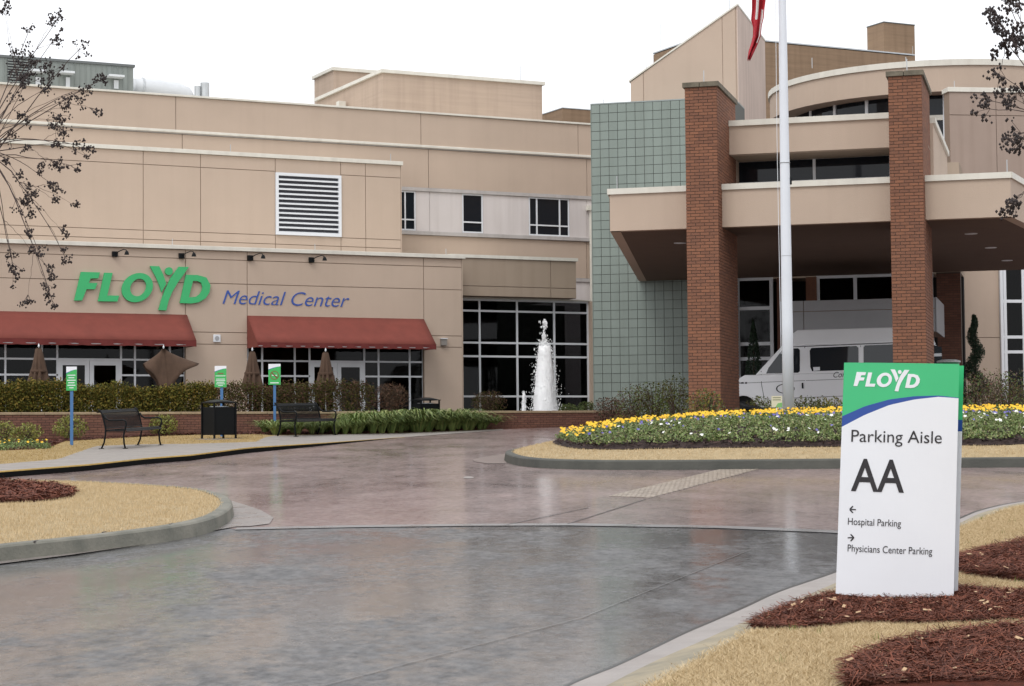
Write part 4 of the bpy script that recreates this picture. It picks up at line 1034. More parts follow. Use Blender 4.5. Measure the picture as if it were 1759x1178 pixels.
# ---- wall at right with the tall window (frame R)
ur0, ur1 = FR.U(1631.5, 230), FR.U(1930, 300)
zr1, zr2 = FR.Z(1690, 158.5), FR.Z(1690, 150.5)
TR = Thing('right_stucco_wing', FR, ur0, 0, BOTB, 'mauve tan stucco wing at the right edge, behind the topiary', 'building')
TR.box('wall', ur0, ur1, .04, .5, BOTB, zr1, GAP)
wu = [FR.U(p, 560) for p in (1717.5, 1725.5)]
zr = [FR.Z(1700, y) for y in (579.5, 302, 198)]
uw0 = wu[0]; uw1 = ur1
panel_wall(TR, .04, [ur0, FR.U(1711.5, 220), ur1], [zr[2], zr1], STUCCO3, t=.04)
panel_wall(TR, .04, [ur0, FR.U(1711.5, 220), ur1], [zr[1]-.5, zr[2]], STUCCO3, t=.04)
panel_wall(TR, .04, [ur0, uw0], [BOTB, zr[0], zr[1]-.5], STUCCO, t=.04)
cap(TR, ur0, ur1, 0, .5, zr1, zr2, .05)
gl = [uw0+.05, FR.U(1725.5, 560), FR.U(1757, 560), FR.U(1800, 560), ur1]
glazing(TR, -.10, gl, [BOTB]+[FR.Z(1740, y) for y in (604.5, 579, 517.5)]+[zr[1]-.55], .10, .12, gm=GLASS)
rod(TR, FR.U(1643, 150), .2, zr2, .25)

# ---- stucco tower with the slanting top
VS = VT+1.6
def bz_(px, py): return FB.pix(px, py, VS)
a0 = bz_(1083, 141); a1 = bz_(1265, 9)
TW = Thing('slanted_stucco_tower', FB, a0[0], VS, zt1-4, 'tan stucco tower with slanting top rising behind the tiled wall', 'tower')
dpt = 6.3
TW.poly('wall', [(a0[0], zt1-4), (a1[0], zt1-4), (a1[0], a1[1]), (a0[0], a0[1])], VS+.03, VS+dpt, STUCCO)
xs_ = [1083, 1105.5, 1242, 1265]
for k in range(3):
    x0, x1 = FB.U(xs_[k], 150, VS)+.011, FB.U(xs_[k+1], 150, VS)-.011
    f_ = lambda x: a0[1]+(a1[1]-a0[1])*(x-a0[0])/(a1[0]-a0[0])
    TW.poly('panel', [(x0, zt1-4), (x1, zt1-4), (x1, f_(x1)), (x0, f_(x0))], VS, VS+.029, STUCCO)
TW.box('side_panel', a1[0]+.001, a1[0]+.03, VS, VS+dpt, zt1-4, a1[1], STUCCO_LIT)
sl_ = [(a0[0]-.05, a0[1]+.002), (a1[0]+.05, a1[1]+.002), (a1[0]+.05, a1[1]+.06), (a0[0]-.05, a0[1]+.06)]
TW.poly('roof_cap', sl_, VS-.04, VS+dpt+.04, TRIM)
for px, py in ((1110, 121), (1253, 17)):
    u, z = FB.pix(px, py, VS+.6); rod(TW, u, VS+.6, z, .55)
# ---- brown brick tower far behind, with chimney block
vb = 32.0
uA = FA.U(1212, 59, vb); uB_ = FA.U(1570.5, 93, vb); zt_ = (FA.Z(1360, 73, vb)+FA.Z(1570, 93, vb))/2
TQ = Thing('brown_brick_tower', FA, uA, vb, z31-4, 'large brown brick block rising behind the stucco tower and the round roof', 'building')
TQ.box('wall', uA, uB_, vb, vb+5.6, z31-6, zt_-.12, TANBRICK)
cap(TQ, uA, uB_, vb, vb+5.6, zt_-.08, zt_, .03, GALV)
u0, u1 = FA.U(1518, 37, vb+1), FA.U(1571, 43, vb+1); zk = FA.Z(1518, 36.5, vb+1)
TQ.box('chimney', u0, u1, vb+1, vb+2.6, zt_-.3, zk-.06, TANBRICK); cap(TQ, u0, u1, vb+1, vb+2.6, zk-.06, zk, .03, mat('dark_grey_trim', (.12, .13, .13), .5), 'chimney_cap')
rod(TQ, FA.U(1135, 86, vb+4), vb+4, zt_, 1.3); rod(TQ, FA.U(1568, 93, vb+.2), vb+.2, zt_, .5)

# ---- round roof (rotunda)
DC = 80.0; pc = at_y(1603, 300, DC); RO = 6.55; RG = 5.7
zo2 = CAMZ+(738-97.5)/FPX*(DC-RO); zo1 = CAMZ+(738-108)/FPX*(DC-RO); zo0 = CAMZ+(738-152.5)/FPX*(DC-RO)
o = empty('rotunda', (pc.x, pc.y, ZSOF), 0, 'round tan stucco rotunda roof with ribbon windows behind the portico', 'rotunda')
K = 72
MB().lathe([(RO-.3, zo0-ZSOF), (RO, zo0-ZSOF), (RO, zo1-ZSOF), (RO-.3, zo1-ZSOF)], K).build('fascia', STUCCO, o)
MB().lathe([(RO+.07, zo1-ZSOF), (RO+.07, zo2-ZSOF), (.5, zo2-ZSOF+.3)], K).build('roof_cap', TRIM, o)
MB().lathe([(RG-.5, zo0-ZSOF+.004), (RO-.02, zo0-ZSOF+.006), (RO-.02, zo0-ZSOF+.05), (RG-.5, zo0-ZSOF+.05)], K).build('soffit', STUCCO2, o)
zg1 = zo0; zg0 = CAMZ+(738-203)/FPX*(DC-RG); zs_ = CAMZ+(738-194)/FPX*(DC-RG)
MB().lathe([(RG+.05, zg0-ZSOF), (RG+.05, zs_-ZSOF), (RG-.1, zs_-ZSOF), (RG-.1, zg0-ZSOF)], K).build('spandrel', TRIM, o)
zbm = ZSOF
NP = 24
for k in range(NP):
    a0_, a1_ = 2*math.pi*(k-.46)/NP, 2*math.pi*(k+.46)/NP
    am = 2*math.pi*k/NP
    if math.sin(am) > .3: continue
    for (p0, p1, nm) in ((zs_+.01, zg1-.002, 'pane'), (zbm, zg0-.01, 'pane')):
        q = MB(); n = 4
        for i in range(n+1):
            a = a0_+(a1_-a0_)*i/n
            for rr_ in (RG, RG-.03):
                for z in (p0, p1): q.v.append((rr_*math.cos(a), rr_*math.sin(a), z-ZSOF))
        for i in range(n): b_ = i*4; q.f += [(b_, b_+4, b_+5, b_+1), (b_+2, b_+3, b_+7, b_+6), (b_+1, b_+5, b_+7, b_+3), (b_, b_+2, b_+6, b_+4)]
        q.build('pane', GLASS2, o)
    a = 2*math.pi*(k+.5)/NP
    q = MB().box(-.06, .06, -.05, .05, zbm-ZSOF, zg1-ZSOF); mo = q.build('mullion', TRIMW, o); mo.location = (RG*math.cos(a), RG*math.sin(a), 0); mo.rotation_euler = (0, 0, a+math.pi/2)
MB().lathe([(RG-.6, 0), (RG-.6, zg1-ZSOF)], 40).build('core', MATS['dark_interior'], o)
for px, py in ((1395, 112), (1556, 97)):
    d = at_y(px, py, DC-RO*.8); MB().tube([(d.x-pc.x, d.y-pc.y, zo2-ZSOF-.05), (d.x-pc.x, d.y-pc.y, zo2-ZSOF+.35)], .012, 6).build('lightning_rod', GALV, o)
# ================================================================== PLANTER, FOUNTAIN AND PATIO
ZCAP = 2.515
def low_wall(name, px0, px1, lab, limit):
    u0, u1 = FA.U(px0, 715, VP), FA.U(px1, 715, VP); zb = min(G(*FA.w(u0, VP, 0)[:2]), G(*FA.w(u1, VP, 0)[:2]))-.15
    T = Thing(name, FA, u0, VP, zb, lab, 'wall')
    T.box('core', u0+.01, u1-.01, VP+.014, VP+.30, zb, ZCAP-.07, MORTAR)
    st = MB(); n = int((ZCAP-.07-zb)/.0677); z0 = ZCAP-.07-zb-n*.0677
    brick_face(T.o, (0, .014, 0), (1, 0, 0), u1-u0, z0, ZCAP-.07-zb, .212, .0677, BRICKD, 'pl', limit, st)
    if st.v: o = st.build('bricks', BRICKD, T.o, fix=False); o['kind'] = 'stuff'
    x = u0
    CS = mat('tan_cap_stone', (.40, .30, .19), .85, .3, 5, .3, 60)
    while x < u1-.05:
        e = min(x+.61, u1); T.box('cap_stone', x+.004, e-.004, VP-.03, VP+.33, ZCAP-.07, ZCAP, CS, bevel=.012); x = e
    return u0, u1
pu0, pu1 = low_wall('planter_wall', -130, 815, 'long low brown brick planter wall with tan cap behind the benches', 300)
fu0, fu1 = low_wall('fountain_wall', 815.5, 1090, 'low brown brick wall with tan cap in front of the fountain', 300)
def slabA(name, u0, u1, v0, v1, z, m, th=.05):
    o = MB().box(u0, u1, v0, v1, z-th, z).build(name, m); o.location = FA.w(0, 0, 0); o.rotation_euler = (0, 0, FA.yaw); return tag(o, kind='structure')
us_end = FA.U(735, 700, -5.6)
slabA('planter_soil', pu0, us_end, VP+.31, -4.4, ZCAP-.12, MULCHD, .5)
slabA('patio', pu0, uR+3, -4.38, .0, ZG, WALK)
slabA('fountain_basin', us_end+.02, fu1, VP+.31, -1.2, ZCAP-.45, mat('basin_floor', (.1, .09, .08), .6), .3)
wo = slabA('water', us_end+.03, fu1-.1, VP+.32, -1.3, ZCAP-.22, mat('dark_water', (.02, .025, .028), .05, bump=.15, bscale=6), .05)
slabA('bed_soil', FA.U(850, 690, -1), fu1+2, -1.18, 1.5, ZCAP-.1, MULCHD, .5)
def foam(name, px, vv, ybase, ytop, halfpx, lab, n, spray=0, ytip=None):
    u = FA.U(px, ybase, vv); z0 = ZCAP-.22; z1 = FA.Z(px, ytop, vv); hw = abs(FA.U(px+halfpx, ybase, vv)-u)
    W0 = FA.w(u, vv, z0); o = empty(name, W0, FA.yaw, lab, 'fountain')
    t = rng.random(n)**1.1; h = (z1-z0)*t*(1+.05*rng.normal(0, 1, n)*t)
    rmax = hw*(1.0-.60*t)
    rr_ = rmax*np.abs(rng.normal(0, .48, n)); a = rng.uniform(0, 2*np.pi, n)
    Pp = np.column_stack([rr_*np.cos(a), rr_*np.sin(a), h]); sz = rng.uniform(.004, .013, n)*np.where(rng.random(n) < .06, 1.8, 1)
    if spray:
        m_ = spray; tt = rng.random(m_); zt_ = FA.Z(px, ytip, vv)-z0
        h2_ = (z1-z0)*.92+(zt_-(z1-z0)*.92)*tt
        ax_ = np.where(rng.random(m_) < .8, rng.normal(.0, .025, m_)+.03*np.sin(tt*9), rng.normal(-.05, .06, m_))
        P2_ = np.column_stack([ax_, rng.normal(0, .03, m_), h2_]); keep = rng.random(m_) < (.25+.75*(np.sin(tt*16+1) > -.3))
        Pp = np.vstack([Pp, P2_[keep]]); sz = np.concatenate([sz, rng.uniform(.006, .02, keep.sum())])
    k = len(Pp)
    OC = np.array([(1, 0, 0), (-1, 0, 0), (0, 1, 0), (0, -1, 0), (0, 0, 2.6), (0, 0, -2.6)]); OF = np.array([(0, 2, 4), (2, 1, 4), (1, 3, 4), (3, 0, 4), (2, 0, 5), (1, 2, 5), (3, 1, 5), (0, 3, 5)])
    V = (Pp[:, None, :]+OC[None]*sz[:, None, None]).reshape(-1, 3); F = (OF[None]+6*np.arange(k)[:, None, None]).reshape(-1, 3)
    FO = mat('white_foam', (.95, .96, .97), .6, spec=.2)
    FO.node_tree.nodes['Principled BSDF'].inputs['Subsurface Weight'].default_value = .5; FO.node_tree.nodes['Principled BSDF'].inputs['Subsurface Radius'].default_value = (.1, .1, .1)
    fast('spray', V, F, FO, o, smooth=True)
    q = MB(); K = 22
    for i in range(13):
        t_ = i/12; rad = hw*(.80-.47*t_)
        for j in range(K): a_ = 2*math.pi*j/K; rj = rad*random.uniform(.88, 1.1); q.v.append((rj*math.cos(a_), rj*math.sin(a_), (z1-z0)*t_*.97+random.uniform(-.03, .03)*(i > 0)))
    for i in range(12):
        for j in range(K): q.f.append((i*K+j, i*K+(j+1) % K, (i+1)*K+(j+1) % K, (i+1)*K+j))
    q.f.append(tuple(range(12*K, 13*K)))
    q.build('foam_core', FO, o, smooth=True)
foam('fountain_jet', 937, -4.5, 704, 590, 25, 'tall white foaming fountain jet in front of the dark glass', 15000, 420, 549)
foam('small_fountain_jet', 900, -4.8, 704, 676, 5, 'small white fountain jet left of the tall one', 2500)

# ================================================================== PLANTS
def leaf_cloud(name, P_, size, m, parent=None, aspect=.5, up=.2):
    """one diamond leaf per point"""
    P_ = np.asarray(P_); k = len(P_); d = rng.normal(0, 1, (k, 3)); d[:, 2] += up; d /= np.linalg.norm(d, axis=1)[:, None]
    e = rng.normal(0, 1, (k, 3)); e -= d*(e*d).sum(1)[:, None]; e /= np.linalg.norm(e, axis=1)[:, None]
    s = size*rng.uniform(.6, 1.3, k)[:, None]
    V = np.stack([P_-d*s*.5, P_+e*s*aspect*.5, P_+d*s*.5, P_-e*s*aspect*.5], 1).reshape(-1, 3)
    return fast(name, V, np.arange(4*k).reshape(-1, 4), m, parent)
def blob_pts(n, rx, ry, rz, fill=.55, lumps=7, amp=.18):
    d = rng.normal(0, 1, (n, 3)); d /= np.linalg.norm(d, axis=1)[:, None]
    L = rng.normal(0, 1, (lumps, 3)); L /= np.linalg.norm(L, axis=1)[:, None]
    b = 1+amp*np.max(np.exp(6*((d@L.T)-1)), 1)-amp*.5
    r = b*(fill+(1-fill)*rng.random(n)**.6)
    return d*r[:, None]*np.array([rx, ry, rz])
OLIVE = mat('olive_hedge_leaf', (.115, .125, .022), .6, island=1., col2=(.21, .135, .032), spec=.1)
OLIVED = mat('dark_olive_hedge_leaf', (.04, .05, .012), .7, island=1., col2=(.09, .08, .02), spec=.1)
BROWNL = mat('bronze_hedge_leaf', (.13, .066, .045), .7, island=1., col2=(.06, .045, .026), spec=.1)
YGREEN = mat('yellow_green_leaf', (.28, .27, .05), .6, island=1., col2=(.11, .14, .025))
GREENL = mat('mid_green_leaf', (.06, .10, .025), .6, island=1., col2=(.11, .13, .03))
REDL = mat('red_bronze_leaf', (.12, .04, .03), .6, island=1., col2=(.05, .055, .02))
DARKG = mat('dark_conifer_leaf', (.012, .03, .014), .7, island=1., col2=(.02, .05, .02))
TWIG = mat('brown_twig', (.075, .048, .035), .85)
def twigs(name, parent, rx, rz, n, z0=0., r=.006):
    q = MB()
    for _ in range(n):
        a = random.uniform(0, 6.28); t = random.uniform(.3, .95); x, y = rx*t*math.cos(a), rx*t*math.sin(a)
        q.tube([(x*.1, y*.1, z0), (x*.45, y*.45, z0+rz*.55), (x, y, z0+rz*random.uniform(.8, 1.05))], [r*1.6, r, r*.5], 4, False)
    return q.build(name, TWIG, parent, fix=False)
def hedge(name, px0, px1, v0, v1, ztops, m1, m2, lab, n, size, zb=ZCAP-.13):
    """box hedge with an uneven top; ztops: (px, py) along the top line"""
    u0, u1 = FA.U(px0, 690, v0), FA.U(px1, 690, v0); o = empty(name, FA.w(u0, (v0+v1)/2, zb), FA.yaw, lab, 'hedge')
    tu = [FA.U(p, y, v0) for p, y in ztops]; tz = [FA.Z(p, y, v0) for p, y in ztops]
    u = rng.uniform(u0, u1, n); v = rng.uniform(v0, v1, n); top = np.interp(u, tu, tz)-zb
    top = top*(1+.05*np.sin(u*5.1)+.05*np.sin(u*11.7+v*6)+.03*np.sin(v*9))
    w = rng.random(n); z = top*np.where(w < .5, rng.random(n)**.45, rng.random(n))
    edge_ = (rng.random(n) < .45); v = np.where(edge_, v0+(v-v0)*.18*(1+.6*np.sin(u*4.3+z*5)), v)
    ez = rng.random(n) < .03; z = np.where(ez, top*rng.uniform(1, 1.1, n), z)
    Q = np.column_stack([u-u0, v-(v0+v1)/2, np.maximum(z, .02)])
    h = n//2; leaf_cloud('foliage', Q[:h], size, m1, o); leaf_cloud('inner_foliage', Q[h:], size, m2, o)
    q = MB()
    for _ in range(int((u1-u0)*14)):
        x = random.uniform(0, u1-u0); y = random.uniform(-.3, .3)*(v1-v0); zt_ = float(np.interp(x+u0, tu, tz))-zb
        q.tube([(x, y, 0), (x+random.uniform(-.1, .1), y+random.uniform(-.1, .1), zt_*.5), (x+random.uniform(-.25, .25), y+random.uniform(-.2, .2), zt_*random.uniform(.85, 1.02))], [.012, .008, .004], 4, False)
    q.build('stems', TWIG, o, fix=False)
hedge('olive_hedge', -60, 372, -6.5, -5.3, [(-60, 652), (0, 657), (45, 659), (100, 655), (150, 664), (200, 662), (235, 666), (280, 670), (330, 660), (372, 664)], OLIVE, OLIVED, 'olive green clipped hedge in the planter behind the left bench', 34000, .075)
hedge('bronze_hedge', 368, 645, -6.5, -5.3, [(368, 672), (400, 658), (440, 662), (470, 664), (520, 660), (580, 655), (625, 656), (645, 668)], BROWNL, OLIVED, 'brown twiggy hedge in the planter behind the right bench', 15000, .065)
def shrub(name, loc, rx, rz, m, lab, n=1800, size=.06, group=None, m2=None, cat='shrub', tw=30, fill=.45, flat=False):
    o = empty(name, loc, random.uniform(0, 6), lab, cat, group)
    Q = blob_pts(n, rx, rx, rz/2*1.02, fill); Q[:, 2] += rz*.52
    if flat: Q[:, 2] = np.minimum(Q[:, 2], rz*(.92+.1*rng.random(n)))
    k = n//2 if m2 else n
    leaf_cloud('foliage', Q[:k], size, m, o)
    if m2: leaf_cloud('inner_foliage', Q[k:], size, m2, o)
    twigs('stems', o, rx*.85, rz*.9, tw)
    return o
def fa_at(px, py, v, z): u = FA.U(px, py, v); return FA.w(u, v, z)
shrub('rounded_bronze_shrub', fa_at(672, 680, -6.0, ZCAP-.13), .55, 1.0, BROWNL, 'rounded brown twiggy shrub at the right end of the planter hedge', 2600, .05, tw=120, fill=.2)
shrub('flat_topped_shrub', fa_at(838, 690, -.3, ZCAP-.1), .62, .85, BROWNL, 'brown flat topped shrub in front of the dark glass, left of the fountain', 2400, .05, tw=120, m2=OLIVED, fill=.3)
shrub('low_green_shrub', fa_at(975, 700, -.4, ZCAP-.1), .35, .42, GREENL, 'low green shrub just right of the tall fountain jet', 900, .06)
shrub('low_green_shrub', fa_at(1010, 698, -.4, ZCAP-.1), .42, .5, GREENL, 'low green shrub at the foot of the glass by the tiled wall', 900, .06)
i_ = lambda px: PXS.index(min(PXS, key=lambda q_: abs(q_-px)))
def wallfoot(px, t): p = tb[i_(px)].lerp(wl[i_(px)], t); return Vector((p.x, p.y, p.z))
shrub('variegated_shrub', wallfoot(120, .55), .46, .62, YGREEN, 'yellow green shrub behind the post sign left of the left bench', 1300, .06)
shrub('variegated_shrub', wallfoot(280, .6), .40, .58, YGREEN, 'yellow green shrub behind the right arm of the left bench', 1200, .06)
shrub('variegated_shrub', wallfoot(50, .6), .36, .5, YGREEN, 'yellow green shrub against the planter wall near the left photo edge', 900, .06)
shrub('variegated_shrub', wallfoot(5, .6), .36, .55, YGREEN, 'yellow green shrub cut by the left photo edge', 900, .06)
# liriope clumps
LIR = mat('liriope_blade', (.27, .34, .11), .5, island=1., col2=(.10, .16, .045), spec=.2)
LIRP = mat('pale_liriope_blade', (.34, .36, .13), .5, island=1., col2=(.2, .25, .07))
def clump_mesh(nb, m_, hgt=.42):
    V = []; F = []
    for b_ in range(nb):
        a = random.uniform(0, 6.28); L = random.uniform(.6, 1.1)*hgt; out = random.uniform(.35, 1.15)*L; w = random.uniform(.008, .014)
        dx, dy = math.cos(a), math.sin(a); px_, py_ = -dy, dx; n0 = len(V)
        ox, oy = dx*random.uniform(0, .06), dy*random.uniform(0, .06)
        for k in range(6):
            t = k/5; r_ = out*t**1.15; z = L*1.1*(t**.85-.66*t**2.2); ww = w*(1-t**2)+.001
            V += [(ox+dx*r_-px_*ww, oy+dy*r_-py_*ww, max(.0, z)), (ox+dx*r_+px_*ww, oy+dy*r_+py_*ww, max(.0, z))]
        F += [(n0+2*k, n0+2*k+1, n0+2*k+3, n0+2*k+2) for k in range(5)]
    me = bpy.data.meshes.new('blades'); me.from_pydata(V, [], F); me.materials.append(m_); me.update(); return me
CL = [(clump_mesh(110, LIR, .72), clump_mesh(34, LIRP, .72)) for _ in range(4)]
cnt = 0
for row, (t, x0, x1, st_) in enumerate(((.10, 470, 846, 17), (.42, 452, 838, 19), (.75, 560, 826, 19))):
    for px in np.arange(x0, x1, st_):
        px = px+random.uniform(-7, 7); p = wallfoot(px, t+random.uniform(-.12, .12)); sc = random.uniform(.7, 1.2)*(1.5 if px > 590 else .95)*(.8 if px > 810 else 1)
        lab = ['green strap leaved lily turf clump in the front row along the sidewalk', 'green strap leaved lily turf clump in the middle row of the mulch bed', 'green strap leaved lily turf clump in the back row against the planter wall'][row]
        o = empty('lily_turf', p, random.uniform(0, 6.28), lab, 'plant', 'lily turf clumps along the planter'); o.scale = (sc, sc, sc)
        a, b_ = CL[cnt % 4]; link('blades', a, None, o); link('pale_blades', b_, None, o); cnt += 1
# shrubs by the portico and behind the flower bed
def gy(px, Y, dz=0.): p = at_y(px, 700, Y); return Vector((p.x, Y, G(p.x, Y)+dz))
for (px, Y, rx, rz, m_, m2_, lab) in (
    (1050, 56, .55, .9, REDL, BROWNL, 'reddish nandina shrub left of the tiled wall foot'),
    (1090, 53.5, .65, 1.25, REDL, GREENL, 'red and green shrub in front of the tiled wall'),
    (1068, 49.5, .5, .55, OLIVE, BROWNL, 'low brown shrub at the left rear of the flower bed'),
    (1125, 51, .65, 1.4, GREENL, OLIVED, 'leafy green shrub in front of the tiled wall, left of the pier'),
    (1163, 48.5, .6, 1.5, GREENL, OLIVED, 'tall green shrub against the left side of the left pier'),
    (1212, 45.8, .5, 1.25, OLIVE, GREENL, 'green shrub in front of the left brick pier'),
    (1262, 45.8, .4, .75, OLIVED, REDL, 'small dark shrub at the right foot of the left pier'),
    (1305, 46.3, .5, 1.05, GREENL, OLIVED, 'green feathery shrub in front of the van wheel'),
    (1325, 47.5, .35, .8, GREENL, OLIVED, 'green shrub behind the small garden sign'),
    (1385, 46.5, .55, 1.05, GREENL, OLIVED, 'green shrub right of the flagpole'),
    (1425, 46.5, .5, 1.0, OLIVE, GREENL, 'olive shrub in front of the van, left of the parking sign'),
    (1480, 46.5, .5, .75, OLIVE, GREENL, 'olive shrub behind the parking sign, left part'),
    (1620, 46.5, .55, .8, OLIVE, REDL, 'low shrub behind the right edge of the parking sign'),
    (1690, 46.0, .8, 1.6, GREENL, REDL, 'wide green and red shrub right of the parking sign'),
    (1740, 46.3, .75, 1.5, REDL, GREENL, 'red tinged shrub at the right photo edge'),
    (1725, 49.5, .8, 1.3, OLIVE, GREENL, 'olive shrub behind the red tinged one at the right edge')):
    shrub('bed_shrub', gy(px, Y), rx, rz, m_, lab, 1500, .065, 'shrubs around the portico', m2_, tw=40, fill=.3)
# spiral topiary and cone
def spiral(px, Y, ytop, lab):
    b_ = gy(px, Y); H = at_y(px, ytop, Y).z-b_.z; o = empty('spiral_topiary', b_, 0, lab, 'topiary')
    MB().tube([(0, 0, 0), (0.02, 0, H*.5), (0, 0, H*.93)], [.05, .035, .015], 7).build('trunk', TWIG, o)
    n = 9000; t = rng.random(n); th = t*2*np.pi*2.6+2.6; rad = .30*(1-t)**.7+.05; off = .20*(1-t)**.8
    d = rng.normal(0, 1, (n, 3)); d /= np.linalg.norm(d, axis=1)[:, None]; rr_ = rad*rng.random(n)**.35
    Q = np.column_stack([off*np.cos(th)+d[:, 0]*rr_, off*np.sin(th)+d[:, 1]*rr_, H*(.16+.84*t)+d[:, 2]*rr_*.62])
    leaf_cloud('foliage', Q, .055, DARKG, o)
spiral(1676, 57.5, 541, 'dark green spiral topiary in front of the right stucco wing')
b_ = gy(1296, 60.5); H = at_y(1296, 548, 60.5).z-b_.z
o = empty('cone_topiary', b_, 0, 'dark green cone shaped evergreen in front of the entrance glazing', 'topiary')
MB().tube([(0, 0, 0), (0, 0, H*.9)], [.05, .01], 6).build('trunk', TWIG, o)
n = 6000; t = rng.random(n)**1.3; a = rng.uniform(0, 6.28, n); rr_ = .46*(1-t)**.8*(.6+.4*rng.random(n))
leaf_cloud('foliage', np.column_stack([rr_*np.cos(a), rr_*np.sin(a), .15+t*(H-.15)]), .06, DARKG, o)

# ---- flowers
def flowers(name, P_, size, m, tilt=.5):
    """small five-petal discs facing roughly up and towards the drive"""
    P_ = np.asarray(P_); k = len(P_); nrm = np.column_stack([rng.normal(0, tilt, k), rng.normal(-.75, tilt, k), np.ones(k)]); nrm /= np.linalg.norm(nrm, axis=1)[:, None]
    e = np.cross(nrm, [0, 1, .3]); e /= np.linalg.norm(e, axis=1)[:, None]; f = np.cross(nrm, e); s = size*rng.uniform(.7, 1.25, k)[:, None]/2
    K_ = 10; ring_ = []
    for j in range(K_):
        a = 2*np.pi*j/K_; rj = 1. if j % 2 == 0 else .62
        ring_.append(P_+(e*np.cos(a)+f*np.sin(a))*s*rj+nrm*s*.18)
    V = np.stack([P_]+ring_, 1).reshape(-1, 3); base = 11*np.arange(k)[:, None, None]
    F = (np.array([(0, 1+j, 1+(j+1) % K_) for j in range(K_)])[None]+base).reshape(-1, 3)
    return tag(fast(name, V, F, m), kind='stuff')
YEL = mat('yellow_petal', (.84, .56, .03), .6, island=1., col2=(.76, .42, .012))
WHT = mat('white_petal', (.78, .78, .74), .6); PUR = mat('purple_petal', (.10, .085, .36), .6, island=1., col2=(.19, .16, .42))
PANL = mat('pansy_leaf', (.20, .27, .075), .6, island=1., col2=(.085, .12, .04)); PANP = mat('pale_pansy_leaf', (.34, .34, .15), .6, island=1., col2=(.20, .19, .09))
inner = inset(P2, 1.08)
pts = scatter(inner, 5300, lambda x, y: visc(x, y) | (y > 42.2))
x, y = pts[:, 0], pts[:, 1]; zb = GA(pts)+h2(x, y)+.07
per = 22; Q = np.repeat(np.column_stack([x, y, zb]), per, 0); d = rng.normal(0, 1, Q.shape); d[:, 2] = np.abs(d[:, 2]); d /= np.linalg.norm(d, axis=1)[:, None]
Q = Q+d*np.array([.11, .11, .12])*rng.uniform(.4, 1.05, (len(Q), 1)); k = int(len(Q)*.72)
idx = rng.permutation(len(Q)); 
tag(leaf_cloud('pansy_leaves', Q[idx[:k]], .05, PANL, aspect=.65, up=.3), kind='stuff'); tag(leaf_cloud('pale_pansy_leaves', Q[idx[k:]], .046, PANP, aspect=.6, up=.3), kind='stuff')
yb_ = 38.75-2.3*np.exp(-((x-.7)/1.5)**2)+.12*np.sin(x*3)
isy = y > yb_; frac = (yb_-y)/2.2
isw = (~isy) & (frac > .5); isp = (~isy) & ~isw
def rep(mask, kk, prob):
    p = np.repeat(np.column_stack([x, y, zb])[mask], kk, 0); p = p[rng.random(len(p)) < prob]
    p[:, :2] += rng.normal(0, .06, (len(p), 2)); p[:, 2] += rng.uniform(.10, .17, len(p)); return p
flowers('yellow_pansies', rep(isy & (np.sin(x*4.1+y*3.)+np.sin(x*1.7-y*5) > -1.1), 2, .42), .066, YEL)
flowers('white_pansies', np.vstack([rep(isw, 1, .045), rep(isp, 1, .012)]), .075, WHT)
flowers('purple_pansies', np.vstack([rep(isp, 2, .11), rep(isw, 1, .03)]), .062, PUR)
# small pansy patch at the far left
pp = []
for _ in range(260):
    px = random.uniform(-60, 84); t = random.uniform(.02, .5)*(1 if px < 60 else .6); pp.append(wallfoot(px, t))
pp = np.array([(p.x, p.y, p.z) for p in pp]); Q = np.repeat(pp, 14, 0); d = rng.normal(0, 1, Q.shape); d[:, 2] = np.abs(d[:, 2]); Q = Q+d*.06
tag(leaf_cloud('verge_pansy_leaves', Q, .055, PANL, aspect=.6, up=.3), kind='stuff')
p2_ = pp[rng.random(len(pp)) < .12].copy(); p2_[:, 2] += .14; flowers('verge_yellow_pansies', p2_, .07, YEL)
